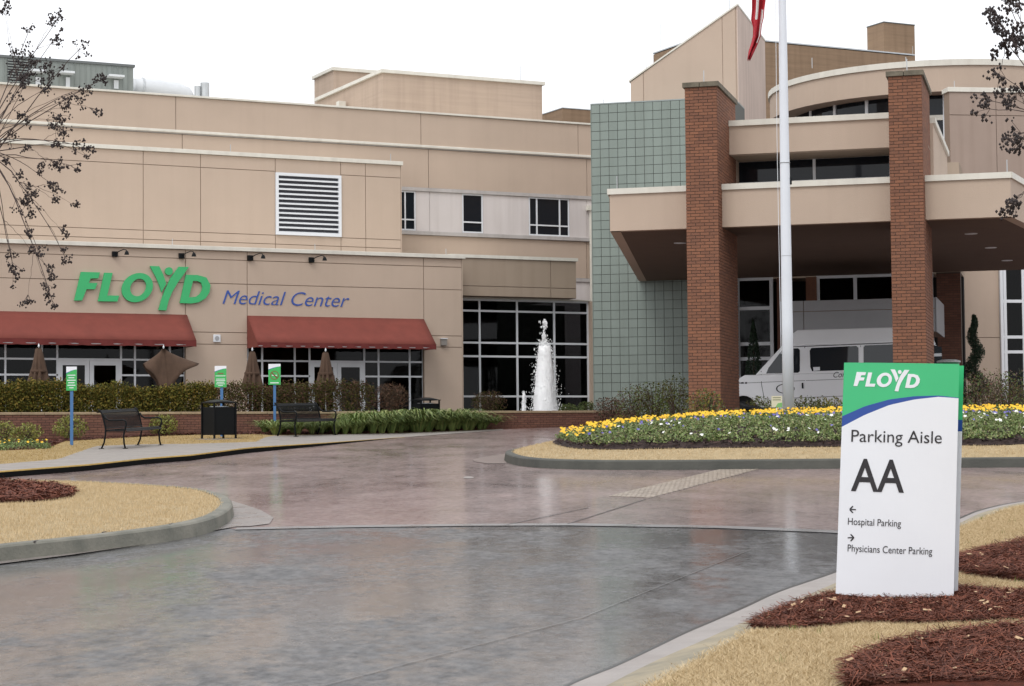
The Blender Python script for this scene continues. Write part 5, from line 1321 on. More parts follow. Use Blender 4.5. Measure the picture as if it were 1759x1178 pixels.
# ================================================================== STREET FURNITURE
def umbrella(px, vv, ytop, lab, opened=False):
    u = FA.U(px, 640, vv); o = empty('patio_umbrella', FA.w(u, vv, ZG), FA.yaw, lab, 'umbrella', 'brown patio umbrellas on the terrace')
    H = FA.Z(px, ytop, vv)-ZG
    MB().tube([(0, 0, 0), (0, 0, H+.0)], .022, 8).build('pole', GALV, o)
    MB().lathe([(.012, H), (.03, H+.04), (.018, H+.08), (.004, H+.12)], 10).build('finial', TRIMW, o)
    MB().lathe([(.28, 0), (.28, .05), (.06, .09), (.05, .25)], 18).build('base', BLACKM, o)
    CAN = mat('brown_umbrella_canvas', (.095, .054, .033), .9, .3, 5, .2, 90)
    q = MB(); K = 48
    if not opened:
        prof = [(0, .05), (.05, .085), (.25, .125), (.5, .17), (.75, .22), (.92, .245), (1.0, .23)]; Lh = 1.08
        for t, r_ in prof:
            for j in range(K):
                a = 2*math.pi*j/K; rr_ = r_*(1+.36*t*math.cos(8*a+1.1*math.sin(3*a)))+.01*math.sin(5*a+t*4)
                q.v.append((rr_*math.cos(a), rr_*math.sin(a), H-Lh*t-(.10*(.5-.5*math.cos(8*a)) if t > .9 else 0)))
        n = len(prof)
    else:
        n = 9; H0 = H
        def hem(a):
            c_ = math.cos(a); r_ = .24+.76*max(0, c_)**7+.38*max(0, -c_)**6; z = -1.12+.70*max(0, c_)**4+.68*max(0, -c_)**4
            return r_, z-.08*max(0, -math.sin(a))
        for i in range(n):
            t = i/(n-1)
            for j in range(K):
                a = 2*math.pi*j/K; R_, Z_ = hem(a); rr_ = .04+(R_-.04)*t**1.15*(1+.07*t*math.cos(9*a)); q.v.append((rr_*math.cos(a), rr_*math.sin(a), H0+Z_*t**.85+.03*math.sin(9*a)*t))
    for i in range(n-1):
        for j in range(K): q.f.append((i*K+j, i*K+(j+1) % K, (i+1)*K+(j+1) % K, (i+1)*K+j))
    q.f.append(tuple(range(K)))
    c = q.build('canopy', CAN, o, smooth=True, fix=False); sd = c.modifiers.new('s', 'SOLIDIFY'); sd.thickness = .006
    if not opened: MB().lathe([(.235, H-.70), (.245, H-.66), (.235, H-.62)], 24).build('tie', CAN, o).scale = (.98, .98, 1)
umbrella(66.5, -3.0, 597, 'closed brown patio umbrella left of the left doors')
umbrella(281, -3.0, 599, 'half open brown patio umbrella blown sideways right of the left doors', True)
umbrella(433.5, -3.0, 603, 'closed brown patio umbrella beside the left end of the right awning')
umbrella(559.5, -3.0, 604, 'closed brown patio umbrella in front of the right doors')

def bench(pL, pR, lab):
    """front feet of the two ends, in photo pixels on the walk"""
    A_ = gp(*pL, hh(pL[0])); B_ = gp(*pR, hh(pR[0])); d = B_-A_; yaw = math.atan2(d.y, d.x); L = 1.86; mid = (A_+B_)/2
    o = empty('park_bench', mid, yaw, lab, 'bench', 'black metal benches along the walk')
    o.rotation_euler = (0, -math.asin(d.z/d.length), yaw)
    hw = L/2
    q = MB(); n = 34                                         # straps of seat and back
    seat = [(-.06, .40), (-.035, .435), (.02, .45), (.2, .435), (.36, .425), (.42, .435)]
    back = [(.44, .47), (.47, .58), (.50, .70), (.55, .82), (.585, .865), (.63, .87), (.655, .835)]
    def strap(prof, x, w):
        q_ = MB(); th = .006
        for y, z in prof: q_.v += [(x-w, y, z), (x+w, y, z), (x+w, y+th*.3, z-th), (x-w, y+th*.3, z-th)]
        for i in range(len(prof)-1):
            b_ = 4*i
            for a in range(4): q_.f.append((b_+a, b_+(a+1) % 4, b_+4+(a+1) % 4, b_+4+a))
        return q_
    for nm, prof in (('seat', seat), ('backrest', back)):
        q = MB()
        for k in range(n):
            s_ = strap(prof, -hw+.045+(L-.09)*k/(n-1), .019); q.add(s_.v, s_.f)
        for y, z in (prof[0], prof[-1], prof[len(prof)//2]): q.tube([(-hw, y, z-.012), (hw, y, z-.012)], .013, 6)
        q.build(nm, BLACKM, o)
    for s in (-1, 1):
        x = s*hw
        MB().tube([(x, -.03, .0), (x, .0, .12), (x, .01, .30), (x, -.03, .44), (x, -.06, .54), (x, -.05, .615), (x, .02, .645), (x, .2, .635), (x, .36, .64), (x, .44, .68), (x, .49, .76)], .021, 8).build('arm_rest', BLACKM, o, smooth=True)
        MB().tube([(x, .56, .0), (x, .49, .14), (x, .455, .32), (x, .45, .45), (x, .48, .60), (x, .53, .78), (x, .575, .86), (x, .63, .88)], .021, 8).build('rear_leg', BLACKM, o, smooth=True)
        MB().tube([(x, .005, .40), (x, .45, .40)], .018, 6).build('side_rail', BLACKM, o)
        for y in (-.03, .56): MB().box(x-.05, x+.05, y-.045, y+.045, 0, .012).build('foot_plate', BLACKM, o)
bench((209, 771), (278, 764), 'black metal strap bench on the left, facing the drive beside the litter bin')
bench((494, 750.3), (586.5, 746.5), 'black metal strap bench on the right, in front of the lily turf')

def bin_(loc, yaw, lab):
    o = empty('litter_bin', loc, yaw, lab, 'litter bin', 'black square litter bins'); h = .30
    MB().box(-h, h, -h, h, .09, .79).build('body', BLACKM, o, bevel=.015)
    for sx in (-1, 1):
        for sy in (-1, 1):
            MB().box(sx*(h+.006)-.02, sx*(h+.006)+.02, sy*(h+.006)-.02, sy*(h+.006)+.02, .0, .90).build('corner_post', BLACKM, o)
    q = MB(); n = 8
    for i in range(n+1):
        for j in range(n+1):
            a, b_ = -1+2*i/n, -1+2*j/n; q.v.append((a*(h+.05), b_*(h+.05), .905+.075*(1-abs(a)**2.5)*(1-abs(b_)**2.5)))
    q.f = [(i*(n+1)+j, (i+1)*(n+1)+j, (i+1)*(n+1)+j+1, i*(n+1)+j+1) for i in range(n) for j in range(n)]
    c = q.build('lid', BLACKM, o, smooth=True); sd = c.modifiers.new('s', 'SOLIDIFY'); sd.thickness = .02
    MB().lathe([(.24, .79), (.24, .81), (.22, .81), (.22, .80)], 20).build('liner_ring', GALV, o)
    for sx in (-1, 1):
        MB().box(sx*.0-.26, sx*.0+.26, sx*(h+.002)-.004, sx*(h+.002)+.004, .12, .67).build('side_panel', BLACKM, o)
p = gp(376, 757, .0); p = gp(376, 754, hh(376)); sh = MB().box(-.45, .45, -.45, .45, -.06, .012).build('bin_pad', WALK); sh.location = p; sh.rotation_euler = (0, 0, .67); tag(sh, kind='structure')
bin_(p+Vector((0, 0, .012)), .67, 'black square litter bin beside the left bench')
u = FA.U(731, 690, -3.9); bin_(FA.w(u, -3.9, ZG), .5, 'black litter bin half hidden behind the lily turf')

def post_sign(px, pyfoot, x0, x1, y0, y1, lab, kind_):
    f = gp(px, pyfoot, hh(px)); Y = f.y
    tl = at_y(x0, y0, Y-.03); br = at_y(x1, y1, Y-.03); w = br.x-tl.x; h = tl.z-br.z
    o = empty('post_sign', f, 0, lab, 'sign', 'small green signs on blue posts')
    zt_ = tl.z-f.z; cx = (tl.x+br.x)/2-f.x
    MB().box(-.035, .035, -.012, .03, -.05, zt_-.03).build('post', mat('blue_post', (.055, .16, .36), .45), o)
    nseg = 10
    def st_(name, top, bot, m, y):
        q = MB()
        for i in range(nseg+1):
            s = i/nseg; xx = cx-w/2+w*s
            for yy in (y, y+.004):
                q.v += [(xx, yy, zt_-h*top(s)), (xx, yy, zt_-h*bot(s))]
        for i in range(nseg): b_ = 4*i; q.f += [(b_, b_+1, b_+5, b_+4), (b_+2, b_+6, b_+7, b_+3), (b_, b_+4, b_+6, b_+2), (b_+1, b_+3, b_+7, b_+5)]
        return q.build(name, m, o)
    arc0 = lambda s: .26-.14*math.sin(s*1.45); arc1 = lambda s: arc0(s)+.035*(1-s)
    MB().box(cx-w/2, cx+w/2, -.026, -.0125, zt_-h, zt_).build('panel', WHITEP, o)
    st_('blue_arc', arc0, arc1, BLUEP, -.031); st_('green_field', arc1, lambda s: 1., mat('bright_green_sign', (.045, .42, .10), .4), -.031)
    def bar(x, z, bw, bh, m=WHITEP): MB().box(cx+x-bw/2, cx+x+bw/2, -.034, -.0312, zt_-z-bh/2, zt_-z+bh/2).build('print_line', m, o)
    if kind_ == 'lines':
        for k, bw in enumerate((.75, .55, .8, .6, .75, .4)): bar(.0, h*(.36+.105*k), w*bw, h*.035)
    elif kind_ == 'text':
        bar(.0, h*.36, w*.5, h*.06, mat('brown_print', (.2, .12, .05), .5))
        for k, bw in enumerate((.85, .0, .75, .8, .65, .75, .4)):
            if bw: bar(.0, h*(.47+.075*k), w*bw, h*.028)
    else:
        RD = mat('brown_red_print', (.20, .05, .02), .5); r_ = w*.36; zc = zt_-h*.55; q = MB(); K = 28
        for j in range(K):
            a = 2*math.pi*j/K
            for rr_ in (r_, r_*.86):
                for yy in (-.035, -.0312): q.v.append((cx+rr_*math.cos(a), yy, zc+rr_*math.sin(a)))
        for j in range(K): a, b_ = 4*j, 4*((j+1) % K); q.f += [(a, b_, b_+2, a+2), (a+1, a+3, b_+3, b_+1), (a, a+1, b_+1, b_), (a+2, b_+2, b_+3, a+3)]
        q.build('prohibition_ring', RD, o)
        d = r_*.62; ww = r_*.09
        MB().prism([(cx-d-ww, zc+d-ww), (cx-d+ww, zc+d+ww), (cx+d+ww, zc-d+ww), (cx+d-ww, zc-d-ww)], .0036, 'y', -.0362).build('slash', RD, o)
        MB().box(cx-r_*.6, cx+r_*.6, -.0348, -.0312, zc-r_*.08, zc+r_*.08).build('cigarette', WHITEP, o)
        bar(.0, h*.91, w*.7, h*.045)
post_sign(123, 764.5, 113.8, 131.7, 629.6, 670.6, 'green and white sign on a blue post, left of the left bench', 'lines')
post_sign(381, 750, 368.7, 388.9, 628.4, 664.8, 'green and white text sign on a blue post behind the litter bin', 'text')
post_sign(472, 745.5, 461, 482, 625, 660.5, 'green no smoking sign on a blue post behind the right bench', 'smoke')

# ---- flagpole, flag, garden sign, flood light
YP = 41.6; pb = at_y(1354.5, 705, YP); zb = G(pb.x, pb.y)+float(h2(pb.x, pb.y))-.02; zt_ = at_y(1345, 0, YP).z
o = empty('flagpole', (pb.x, pb.y, zb), 0, 'tall white flagpole standing in the flower bed', 'flagpole')
Hh = 14.5; r0, r1 = .118, .06
MB().lathe([(r0, 0), (r0, 2), (r0-.008, 4), (r0-.022, 6.5), (r0-.036, 9), (r1, Hh)], 28).build('pole', mat('white_painted_aluminium', (.72, .75, .80), .3, .05, 2), o, smooth=True)
for z in (at_y(1350, 280, YP).z-zb, at_y(1350, 440, YP).z-zb): MB().lathe([(r0-.006, z), (r0+.0, z+.006), (r0-.008, z+.012)], 28).build('joint_ring', GALV, o)
MB().lathe([(r0+.10, 0), (r0+.11, .08), (r0+.03, .12), (r0+.005, .16)], 28).build('base_collar', GALV, o)
MB().lathe([(.02, Hh), (.11, Hh+.08), (.13, Hh+.14), (.09, Hh+.22), (.01, Hh+.26)], 16).build('finial', mat('gold_ball', (.6, .42, .1), .3, metal=.8), o, smooth=True)
hx = -.14; MB().tube([(hx, -.02, 1.4), (hx-.02, -.02, 6), (hx+.02, -.02, Hh-.1)], .006, 5).build('halyard', TRIMW, o)
zc_ = at_y(1346, 311, YP).z-zb; MB().box(.09, .14, -.03, .03, zc_-.07, zc_+.07).build('cleat', BLACKM, o)
path = [(-190, 1341, 4), (-170, 1330, 22), (-120, 1316, 34), (-60, 1308, 34), (-10, 1304, 25), (15, 1302.5, 22), (32, 1301, 22), (45, 1301, 15), (62, 1300, 13), (75, 1296, 11), (90, 1290, 8), (103, 1286, 4)]
q = MB(); nc = 13
for (py, px, w) in path:
    for j in range(nc):
        s = j/(nc-1); fx = px-w/2+w*s; p = at_y(fx, py+2*math.sin(j*1.3+py*.05), YP+.10*math.sin(s*11+py*.02)+.02*math.sin(py*.1)); q.v.append((p.x-pb.x, p.y-pb.y, p.z-zb))
for i in range(len(path)-1):
    for j in range(nc-1): q.f.append((i*nc+j, i*nc+j+1, (i+1)*nc+j+1, (i+1)*nc+j))
fl = empty('flag', (pb.x, pb.y, zb), 0, 'red and white striped flag hanging limp from the flagpole', 'flag')
RED = mat('flag_red', (.47, .018, .03), .8, .2, 4); WF = mat('flag_white', (.68, .64, .62), .8)
co = q.build('cloth', RED, fl, smooth=True, fix=False); co.data.materials.append(WF)
for k, pgn in enumerate(co.data.polygons):
    j = k % (nc-1); i = k//(nc-1)
    pgn.material_index = 1 if (j in (4, 5) and i < 6) or (j in (9, 10) and 5 <= i < 9) else 0
sd = co.modifiers.new('s', 'SOLIDIFY'); sd.thickness = .004
gpn = at_y(1334, 708, 40.6); zg_ = G(gpn.x, gpn.y)+float(h2(gpn.x, gpn.y))
o = empty('garden_sign', (gpn.x, gpn.y, zg_), 0, 'small cream and green garden sign on a stake left of the flagpole', 'sign')
tl, br = at_y(1325, 680, 40.6), at_y(1343.5, 699.5, 40.6)
CRM = mat('cream_card', (.66, .62, .45), .6)
MB().box(tl.x-gpn.x, br.x-gpn.x, -.012, .0, br.z-zg_, tl.z-zg_).build('panel', CRM, o)
w_ = br.x-tl.x; h_ = tl.z-br.z; x0_, z0_ = tl.x-gpn.x, br.z-zg_
MB().prism([(x0_+w_*.35, z0_+.002), (x0_+w_, z0_+.002), (x0_+w_, z0_+h_*.42), (x0_+w_*.6, z0_+h_*.36)], .003, 'y', -.0155).build('green_corner', mat('leaf_print', (.2, .45, .14), .5), o)
for k in range(2): MB().box(x0_+w_*.12, x0_+w_*.88, -.0155, -.0125, z0_+h_*(.62+.2*k), z0_+h_*(.70+.2*k)).build('print_line', mat('olive_print', (.25, .25, .15), .5), o)
MB().box(-.012, .012, .001, .015, -.1, br.z-zg_+.05).build('stake', WHITEP, o)
pf = at_y(1294, 708, 41.9); zg_ = G(pf.x, pf.y)+float(h2(pf.x, pf.y))+.12
o = empty('flood_light', (pf.x, pf.y, zg_), .3, 'low black flood light in the bed left of the garden sign', 'lamp')
MB().loft([[(-.24, -.1, .10), (.24, -.1, .06), (.24, -.1, .12), (-.24, -.1, .2)], [(-.26, .12, .08), (.26, .12, .04), (.26, .12, .16), (-.26, .12, .26)]]).build('housing', BLACKM, o, bevel=.02)
MB().box(-.03, .03, -.03, .03, -.2, .09).build('stem', BLACKM, o)
gb = gy(1631, 50.5); o = empty('green_bin', gb, 0, 'green bin with pale lid behind the right edge of the parking sign', 'litter bin')
hb = at_y(1631, 619, 50.5).z-gb.z
MB().lathe([(.22, 0), (.27, hb-.08), (.28, hb-.05)], 20).build('body', mat('green_plastic', (.02, .16, .07), .4), o, smooth=True)
MB().lathe([(.30, hb-.05), (.30, hb-.01), (.2, hb+.02), (.02, hb+.03)], 20).build('lid', mat('pale_grey_plastic', (.4, .43, .42), .5), o)

# ================================================================== VAN
FV = Frame(at_y(1400, 640, 53.3), R(-21)); WV = 2.0
VZ = G(*FV.w(0, 1, 0)[:2]); 
def vz(px, py): return FV.Z(px, py, 0)
uN = FV.U(1254, 650); uRr = FV.U(1599, 620)
zb_, zd_, zr_ = vz(1400, 642), vz(1440, 590.5), vz(1440, 563.5)
def inset_v(z):
    if z <= zb_: return 0.
    if z <= zd_: return .13*(z-zb_)/(zd_-zb_)
    return .13+.16*(z-zd_)/(zr_-zd_)
o = empty('passenger_van', FV.w((uN+uRr)/2, 1.0, VZ), FV.yaw, 'white raised roof passenger van parked under the portico', 'van'); bu = (uN+uRr)/2
VWH = mat('white_van_paint', (.90, .91, .93), .25, .03, 2, coat=.5); RUB = mat('tyre_rubber', (.015, .015, .016), .8); VGL = mat('van_glass', (.02, .025, .03), .03, spec=.5)
def P3(u, z, side, out=0.): v = inset_v(z)-out if side == 0 else WV-inset_v(z)+out; return (u-bu, v-1.0, z-VZ)
zsill = VZ+.36; wr = .43; uw1, uw2 = FV.U(1276, 690), FV.U(1276, 690)+3.45
def arch(uc): return [(uc+wr*math.cos(a), VZ+.42+ (wr+.04)*math.sin(a)) for a in np.linspace(math.pi*1.02, -.02*math.pi, 13)]
low = [(uN, zsill+.05), (uN, VZ+.95), (uN+.12, vz(1270, 644)-.16), (uN+.42, vz(1272, 644)), (FV.U(1297, 640), zb_+.0)]
lowr = [(uRr, zb_), (uRr+.02, VZ+1.0), (uRr, zsill)]
bot = [(uRr-.01, zsill)]+list(reversed(arch(uw2)))+list(reversed(arch(uw1)))
lower = low+lowr[:3]+[p for p in reversed(arch(uw2))]+[p for p in reversed(arch(uw1))]
gh = [(FV.U(1297, 640), zb_), (FV.U(1341.5, 596), zd_), (uRr-.14, zd_), (uRr, zb_)]
rf = [(FV.U(1341.5, 596), zd_), (FV.U(1352, 575), zd_+(zr_-zd_)*.62), (FV.U(1366, 566), zr_), (uRr-.55, zr_), (uRr-.25, zd_+(zr_-zd_)*.6), (uRr-.14, zd_)]
def body_part(name, poly, m):
    n = len(poly); q = MB(); q.v = [P3(u, z, 0) for u, z in poly]+[P3(u, z, 1) for u, z in poly]
    q.f = [tuple(range(n)), tuple(range(2*n-1, n-1, -1))]+[(i, i+n, (i+1) % n+n, (i+1) % n) for i in range(n)]
    me = q.me(name); bm = bmesh.new(); bm.from_mesh(me); bmesh.ops.triangulate(bm, faces=[f for f in bm.faces if len(f.verts) > 4]); bm.to_mesh(me); bm.free()
    ob = link(name, me, m, o); bv = ob.modifiers.new('b', 'BEVEL'); bv.width = .03; bv.segments = 3; bv.limit_method = 'ANGLE'; bv.angle_limit = R(35); return ob
bd = body_part('body', lower, VWH); body_part('cabin', gh, VWH); body_part('raised_roof', rf, VWH)
def side_poly(name, pts, m, out=.006, th=.008, parent=None):
    q = MB(); n = len(pts); uz = []
    for px, py in pts:
        v = 0.
        for _ in range(3): u, z = FV.pix(px, py, v); v = inset_v(z)
        uz.append((u, z))
    q.v = [P3(u, z, 0, out) for u, z in uz]+[P3(u, z, 0, out-th) for u, z in uz]
    q.f = [tuple(range(n)), tuple(range(2*n-1, n-1, -1))]+[(i, i+n, (i+1) % n+n, (i+1) % n) for i in range(n)]
    return q.build(name, m, parent or o)
w1 = side_poly('front_door_window', [(1316, 641.5), (1320, 632), (1344.5, 600), (1348, 598.7), (1371, 598), (1374, 601), (1374, 637), (1371, 640)], VGL)
w2 = side_poly('side_window', [(1395, 637.5), (1392, 630), (1391, 602), (1394, 597.5), (1471, 594), (1474.5, 597), (1475, 632), (1472, 635)], VGL)
w3 = side_poly('side_window', [(1486, 634.5), (1483.5, 631), (1483.5, 596), (1486, 593), (1571, 590), (1575, 593), (1575, 628), (1572, 631)], VGL)
side_poly('window_sticker', [(1397, 630.5), (1408.5, 630), (1408.5, 636), (1397.5, 637)], WHITEP, .012, .005)
DLN = mat('dark_body_line', (.03, .03, .035), .7)
for pts in ([(1307, 637), (1308, 637), (1308.6, 660), (1312.6, 682), (1311.8, 682), (1307.7, 660)], [(1382, 595), (1383, 595), (1384.5, 692), (1383.5, 692)], [(1478, 593), (1478.8, 593), (1480, 690), (1479.2, 690)],
            [(1270, 657.8), (1383, 653.2), (1383, 653.9), (1270, 658.5)], [(1384.5, 653.2), (1597, 645), (1597, 645.7), (1384.5, 653.9)], [(1364, 683), (1597, 674), (1597, 674.7), (1364, 683.8)], [(1346, 595.6), (1592, 585.6), (1592, 587), (1346, 597)]):
    side_poly('body_line', pts, DLN, .004, .005)  # upright strips are door gaps; level ones paint crease shade and the drip rail
side_poly('door_handle', [(1377.3, 657.5), (1380, 657.3), (1380.4, 667), (1377.7, 667.2)], BLACKM, .02, .018)
q = MB(); K = 32                                               # ring emblem on the door
rg_ = []
for j in range(K):
    a = 2*math.pi*j/K
    for s_ in (1, .86): u, z = FV.pix(1349+16*s_*math.cos(a), 667.5+8.5*s_*math.sin(a), 0); rg_.append((u, z))
q.v = [P3(u, z, 0, .006) for u, z in rg_]+[P3(u, z, 0, -.001) for u, z in rg_]
for j in range(K): a, b_ = 2*j, 2*((j+1) % K); q.f += [(a, b_, b_+1, a+1), (a, a+2*K, b_+2*K, b_), (a+1, b_+1, b_+1+2*K, a+1+2*K)]
q.build('door_emblem', BLACKT, o)
def side_text(s, px0, px1, py, hpx, slope, shear):
    V, F = text_mesh(s, shear); w0_, w1_ = min(v[0] for v in V), max(v[0] for v in V); ch_ = max(v[1] for v in V)
    q = MB(); 
    for v in V:
        px = px0+(v[0]-w0_)/(w1_-w0_)*(px1-px0); u, z = FV.pix(px, py+slope*(px-px0)-v[1]/ch_*hpx, 0); q.v.append(P3(u, z, 0, .005))
    q.f = F; return q.build('lettering', BLACKT, o, fix=False)
side_text('Con', 1431.5, 1453, 648.3, 9.5, -.03, .3)
for x_, w_b in ((1270.5, 1.2), (1273, 4.5), (1280, 3.2)): side_poly('badge', [(x_, 656.2), (x_+w_b, 656), (x_+w_b, 658.9), (x_, 659.1)], BLACKT, .006, .006)
for u in (uw1, uw2):
    for sd_ in (0, 1):
        y0 = -1.0+.03 if sd_ == 0 else 1.0-.27
        t_ = MB().lathe([(.22, 0), (.34, .0), (.37, .03), (.37, .21), (.34, .24), (.22, .24)], 28).build('tyre', RUB, o, smooth=False); t_.rotation_euler = (-math.pi/2, 0, 0); t_.location = (u-bu, y0, .37)
        rm = MB().lathe([(.05, .05), (.2, .06), (.225, .03), (.225, .2), (.1, .2)], 20).build('rim', GALV, t_)
MB().box(uw1-bu-.42, uw1-bu+.42, -.85, .85, .3, .93).build('wheel_well', mat('black_well', (.008, .008, .008), .9), o)
mz = vz(1361, 613)-VZ
MB().box(FV.U(1357, 613)-bu, FV.U(1364.5, 613)-bu, -1.22, -1.10, mz-.12, mz+.12).build('wing_mirror', mat('chrome', (.4, .4, .42), .15, metal=1.), o, bevel=.03)
MB().box(uN-bu-.14, uN-bu+.1, -.98, .98, .38, .62).build('front_bumper', mat('grey_bumper', (.2, .2, .21), .5), o, bevel=.03)
MB().box(uN-bu-.012, uN-bu+.02, -.6, .6, .68, .92).build('grille', BLACKM, o)
for y in (-.78, .78): MB().box(uN-bu-.015, uN-bu+.03, y-.14, y+.14, .7, .9).build('headlight', mat('lamp_lens', (.6, .62, .65), .1), o)
ws = [(FV.U(1301, 637), zb_+.06), (FV.U(1339.5, 598.5), zd_-.06)]
q = MB(); q.v = [(ws[0][0]-bu-.035, -.82, ws[0][1]-VZ), (ws[0][0]-bu-.035, .82, ws[0][1]-VZ), (ws[1][0]-bu-.035, .72, ws[1][1]-VZ), (ws[1][0]-bu-.035, -.72, ws[1][1]-VZ)]; q.v += [(x+.02, y, z) for x, y, z in q.v]
q.f = [(0, 1, 2, 3), (7, 6, 5, 4), (0, 4, 5, 1), (1, 5, 6, 2), (2, 6, 7, 3), (3, 7, 4, 0)]; q.build('windscreen', VGL, o)
MB().box(uRr-bu-.02, uRr-bu+.024, -.75, .75, zb_-VZ+.02, zd_-VZ-.08).build('rear_window', VGL, o)
for y in (-.9, .9): MB().box(uRr-bu-.0, uRr-bu+.03, y-.06, y+.06, 1.0, 1.4).build('tail_light', mat('red_lens', (.4, .01, .01), .2), o)
MB().box(uRr-bu, uRr-bu+.16, -.95, .95, .42, .6).build('rear_bumper', MATS['grey_bumper'], o, bevel=.02)

# ================================================================== PARKING SIGN
bp_ = gp(1538, 1026, .12); FSg = Frame(bp_, R(-9))
o = empty('parking_sign', FSg.w(0, 0, bp_.z), FSg.yaw, 'white and green parking aisle sign standing in the pine straw', 'sign')
SX0, SX1 = FSg.U(1436, 800), FSg.U(1650, 800)
def bulge(u): s = (u-(SX0+SX1)/2)/((SX1-SX0)/2); return -.075*(1-s*s)
def SPt(px, py, out=0.):
    u, z = FSg.pix(px, py, 0.)
    return (u, bulge(u)-out, z-bp_.z)
def lx(py): return 1450+(py-622.5)/(1019-622.5)*(1435.5-1450)
def rx_(py): return 1648+(py-625)/(1022-625)*(1638-1648)
def spx(s, py): return lx(py)+(rx_(py)-lx(py))*s
def sign_strip(name, top, bot, m, n=28, th=.012, parent=None, out=0., fn=SPt):
    q = MB()
    for i in range(n+1):
        s = i/n
        for d in (out, out-th):
            for py in (top(s), bot(s)): q.v.append(fn(spx(s, py), py, d))
    for i in range(n): b_ = 4*i; q.f += [(b_, b_+1, b_+5, b_+4), (b_+2, b_+6, b_+7, b_+3), (b_, b_+4, b_+6, b_+2), (b_+1, b_+3, b_+7, b_+5)]
    q.f += [(0, 2, 3, 1), (4*n, 4*n+1, 4*n+3, 4*n+2)]
    return q.build(name, m, parent or o)
tp_ = lambda s: 622.8+2.4*s; bt_ = lambda s: 1019.3+3*s+7.0*math.sin(math.pi*min(1, s*1.0))
up_ = lambda s: float(np.interp(1446+201*s, [1446, 1484.9, 1527, 1569.7, 1612, 1647], [714.8, 697.6, 686, 680.6, 679.4, 683.0]))
lo_ = lambda s: float(np.interp(1446+201*s, [1446, 1485, 1527, 1570, 1612, 1647], [733, 712.5, 695.6, 686.2, 681.5, 684.0]))
sign_strip('green_panel', tp_, up_, GREENP); sign_strip('blue_arc', up_, lo_, BLUEP); sign_strip('white_panel', lo_, bt_, WHITEP)
# back shell and edge
def SB(px, py, out=0.):
    u, z = FSg.pix(px+1.5, py, 0.); return (u+.035, .15-bulge(u)+out, z-bp_.z)
sign_strip('back_green_panel', lambda s: 626+1.*s, lambda s: 721., GREENP, fn=SB); sign_strip('back_blue_band', lambda s: 721., lambda s: 741., BLUEP, fn=SB); sign_strip('back_white_panel', lambda s: 741., lambda s: 1015.+3*s, WHITEP, fn=SB)
for uu in (SX0+.25, SX1-.25): MB().tube([(uu, .04, -.15), (uu+.02, .04, 1.55)], .045, 10).build('post', GALV, o)
def map_logo(x, y, d):
    p = SPt(1466+(x-500)/918*113.5, 634+(y-655)/300*37.5+.012*(x-500)/918*113, 0); return (p[0], p[1]-d, p[2])
for nm, ou, inn in LOGO:
    logo_mesh(ou, inn, map_logo, .004, .0005).build('letter', WHITEP, o)
def sign_text(s, px0, px1, py, hpx, slope, name='lettering', bold=0., spacing=1., cap_=None):
    V, F = text_mesh(s, 0, spacing, bold); w0_, w1_ = min(v[0] for v in V), max(v[0] for v in V); ch_ = cap_ or max(v[1] for v in V if v[0] < w0_+.45)
    q = MB()
    for v in V:
        px = px0+(v[0]-w0_)/(w1_-w0_)*(px1-px0); q.v.append(SPt(px-v[1]/ch_*hpx*-.034, py+slope*(px-px0)-v[1]/ch_*hpx, .0035))
    q.f = F; return q.build(name, BLACKT, o, fix=False)
sign_text('Parking Aisle', 1462, 1617, 758.5, 20.5, .018)
sign_text('AA', 1461.5, 1552, 842, 55, .03, bold=.012)
sign_text('Hospital Parking', 1456.3, 1546.8, 900.5, 11.6, .036)
sign_text('Physicians Center Parking', 1455.8, 1600.5, 946.5, 12, .036)
def arrow(xt, xe, y, sgn):
    L = []
    w = .9
    for poly in ([(xt, y-w), (xe, y-w+.3), (xe, y+w+.3), (xt, y+w)], [(xt, y-1.1), (xt+sgn*5, y-6.2), (xt+sgn*6.8, y-5.2), (xt+sgn*2.2, y)], [(xt, y+1.1), (xt+sgn*5, y+6.4), (xt+sgn*6.8, y+5.4), (xt+sgn*2.2, y)]):
        q = MB(); q.v = [SPt(a, b_, .0035) for a, b_ in poly]+[SPt(a, b_, .0005) for a, b_ in poly]; n = len(poly)
        q.f = [tuple(range(n)), tuple(range(2*n-1, n-1, -1))]+[(i, i+n, (i+1) % n+n, (i+1) % n) for i in range(n)]; L.append(q)
    q = MB()
    for k in L: q.add(k.v, k.f)
    q.build('arrow', BLACKT, o)
arrow(1459, 1470, 874.5, 1); arrow(1467, 1456, 922.8, -1)

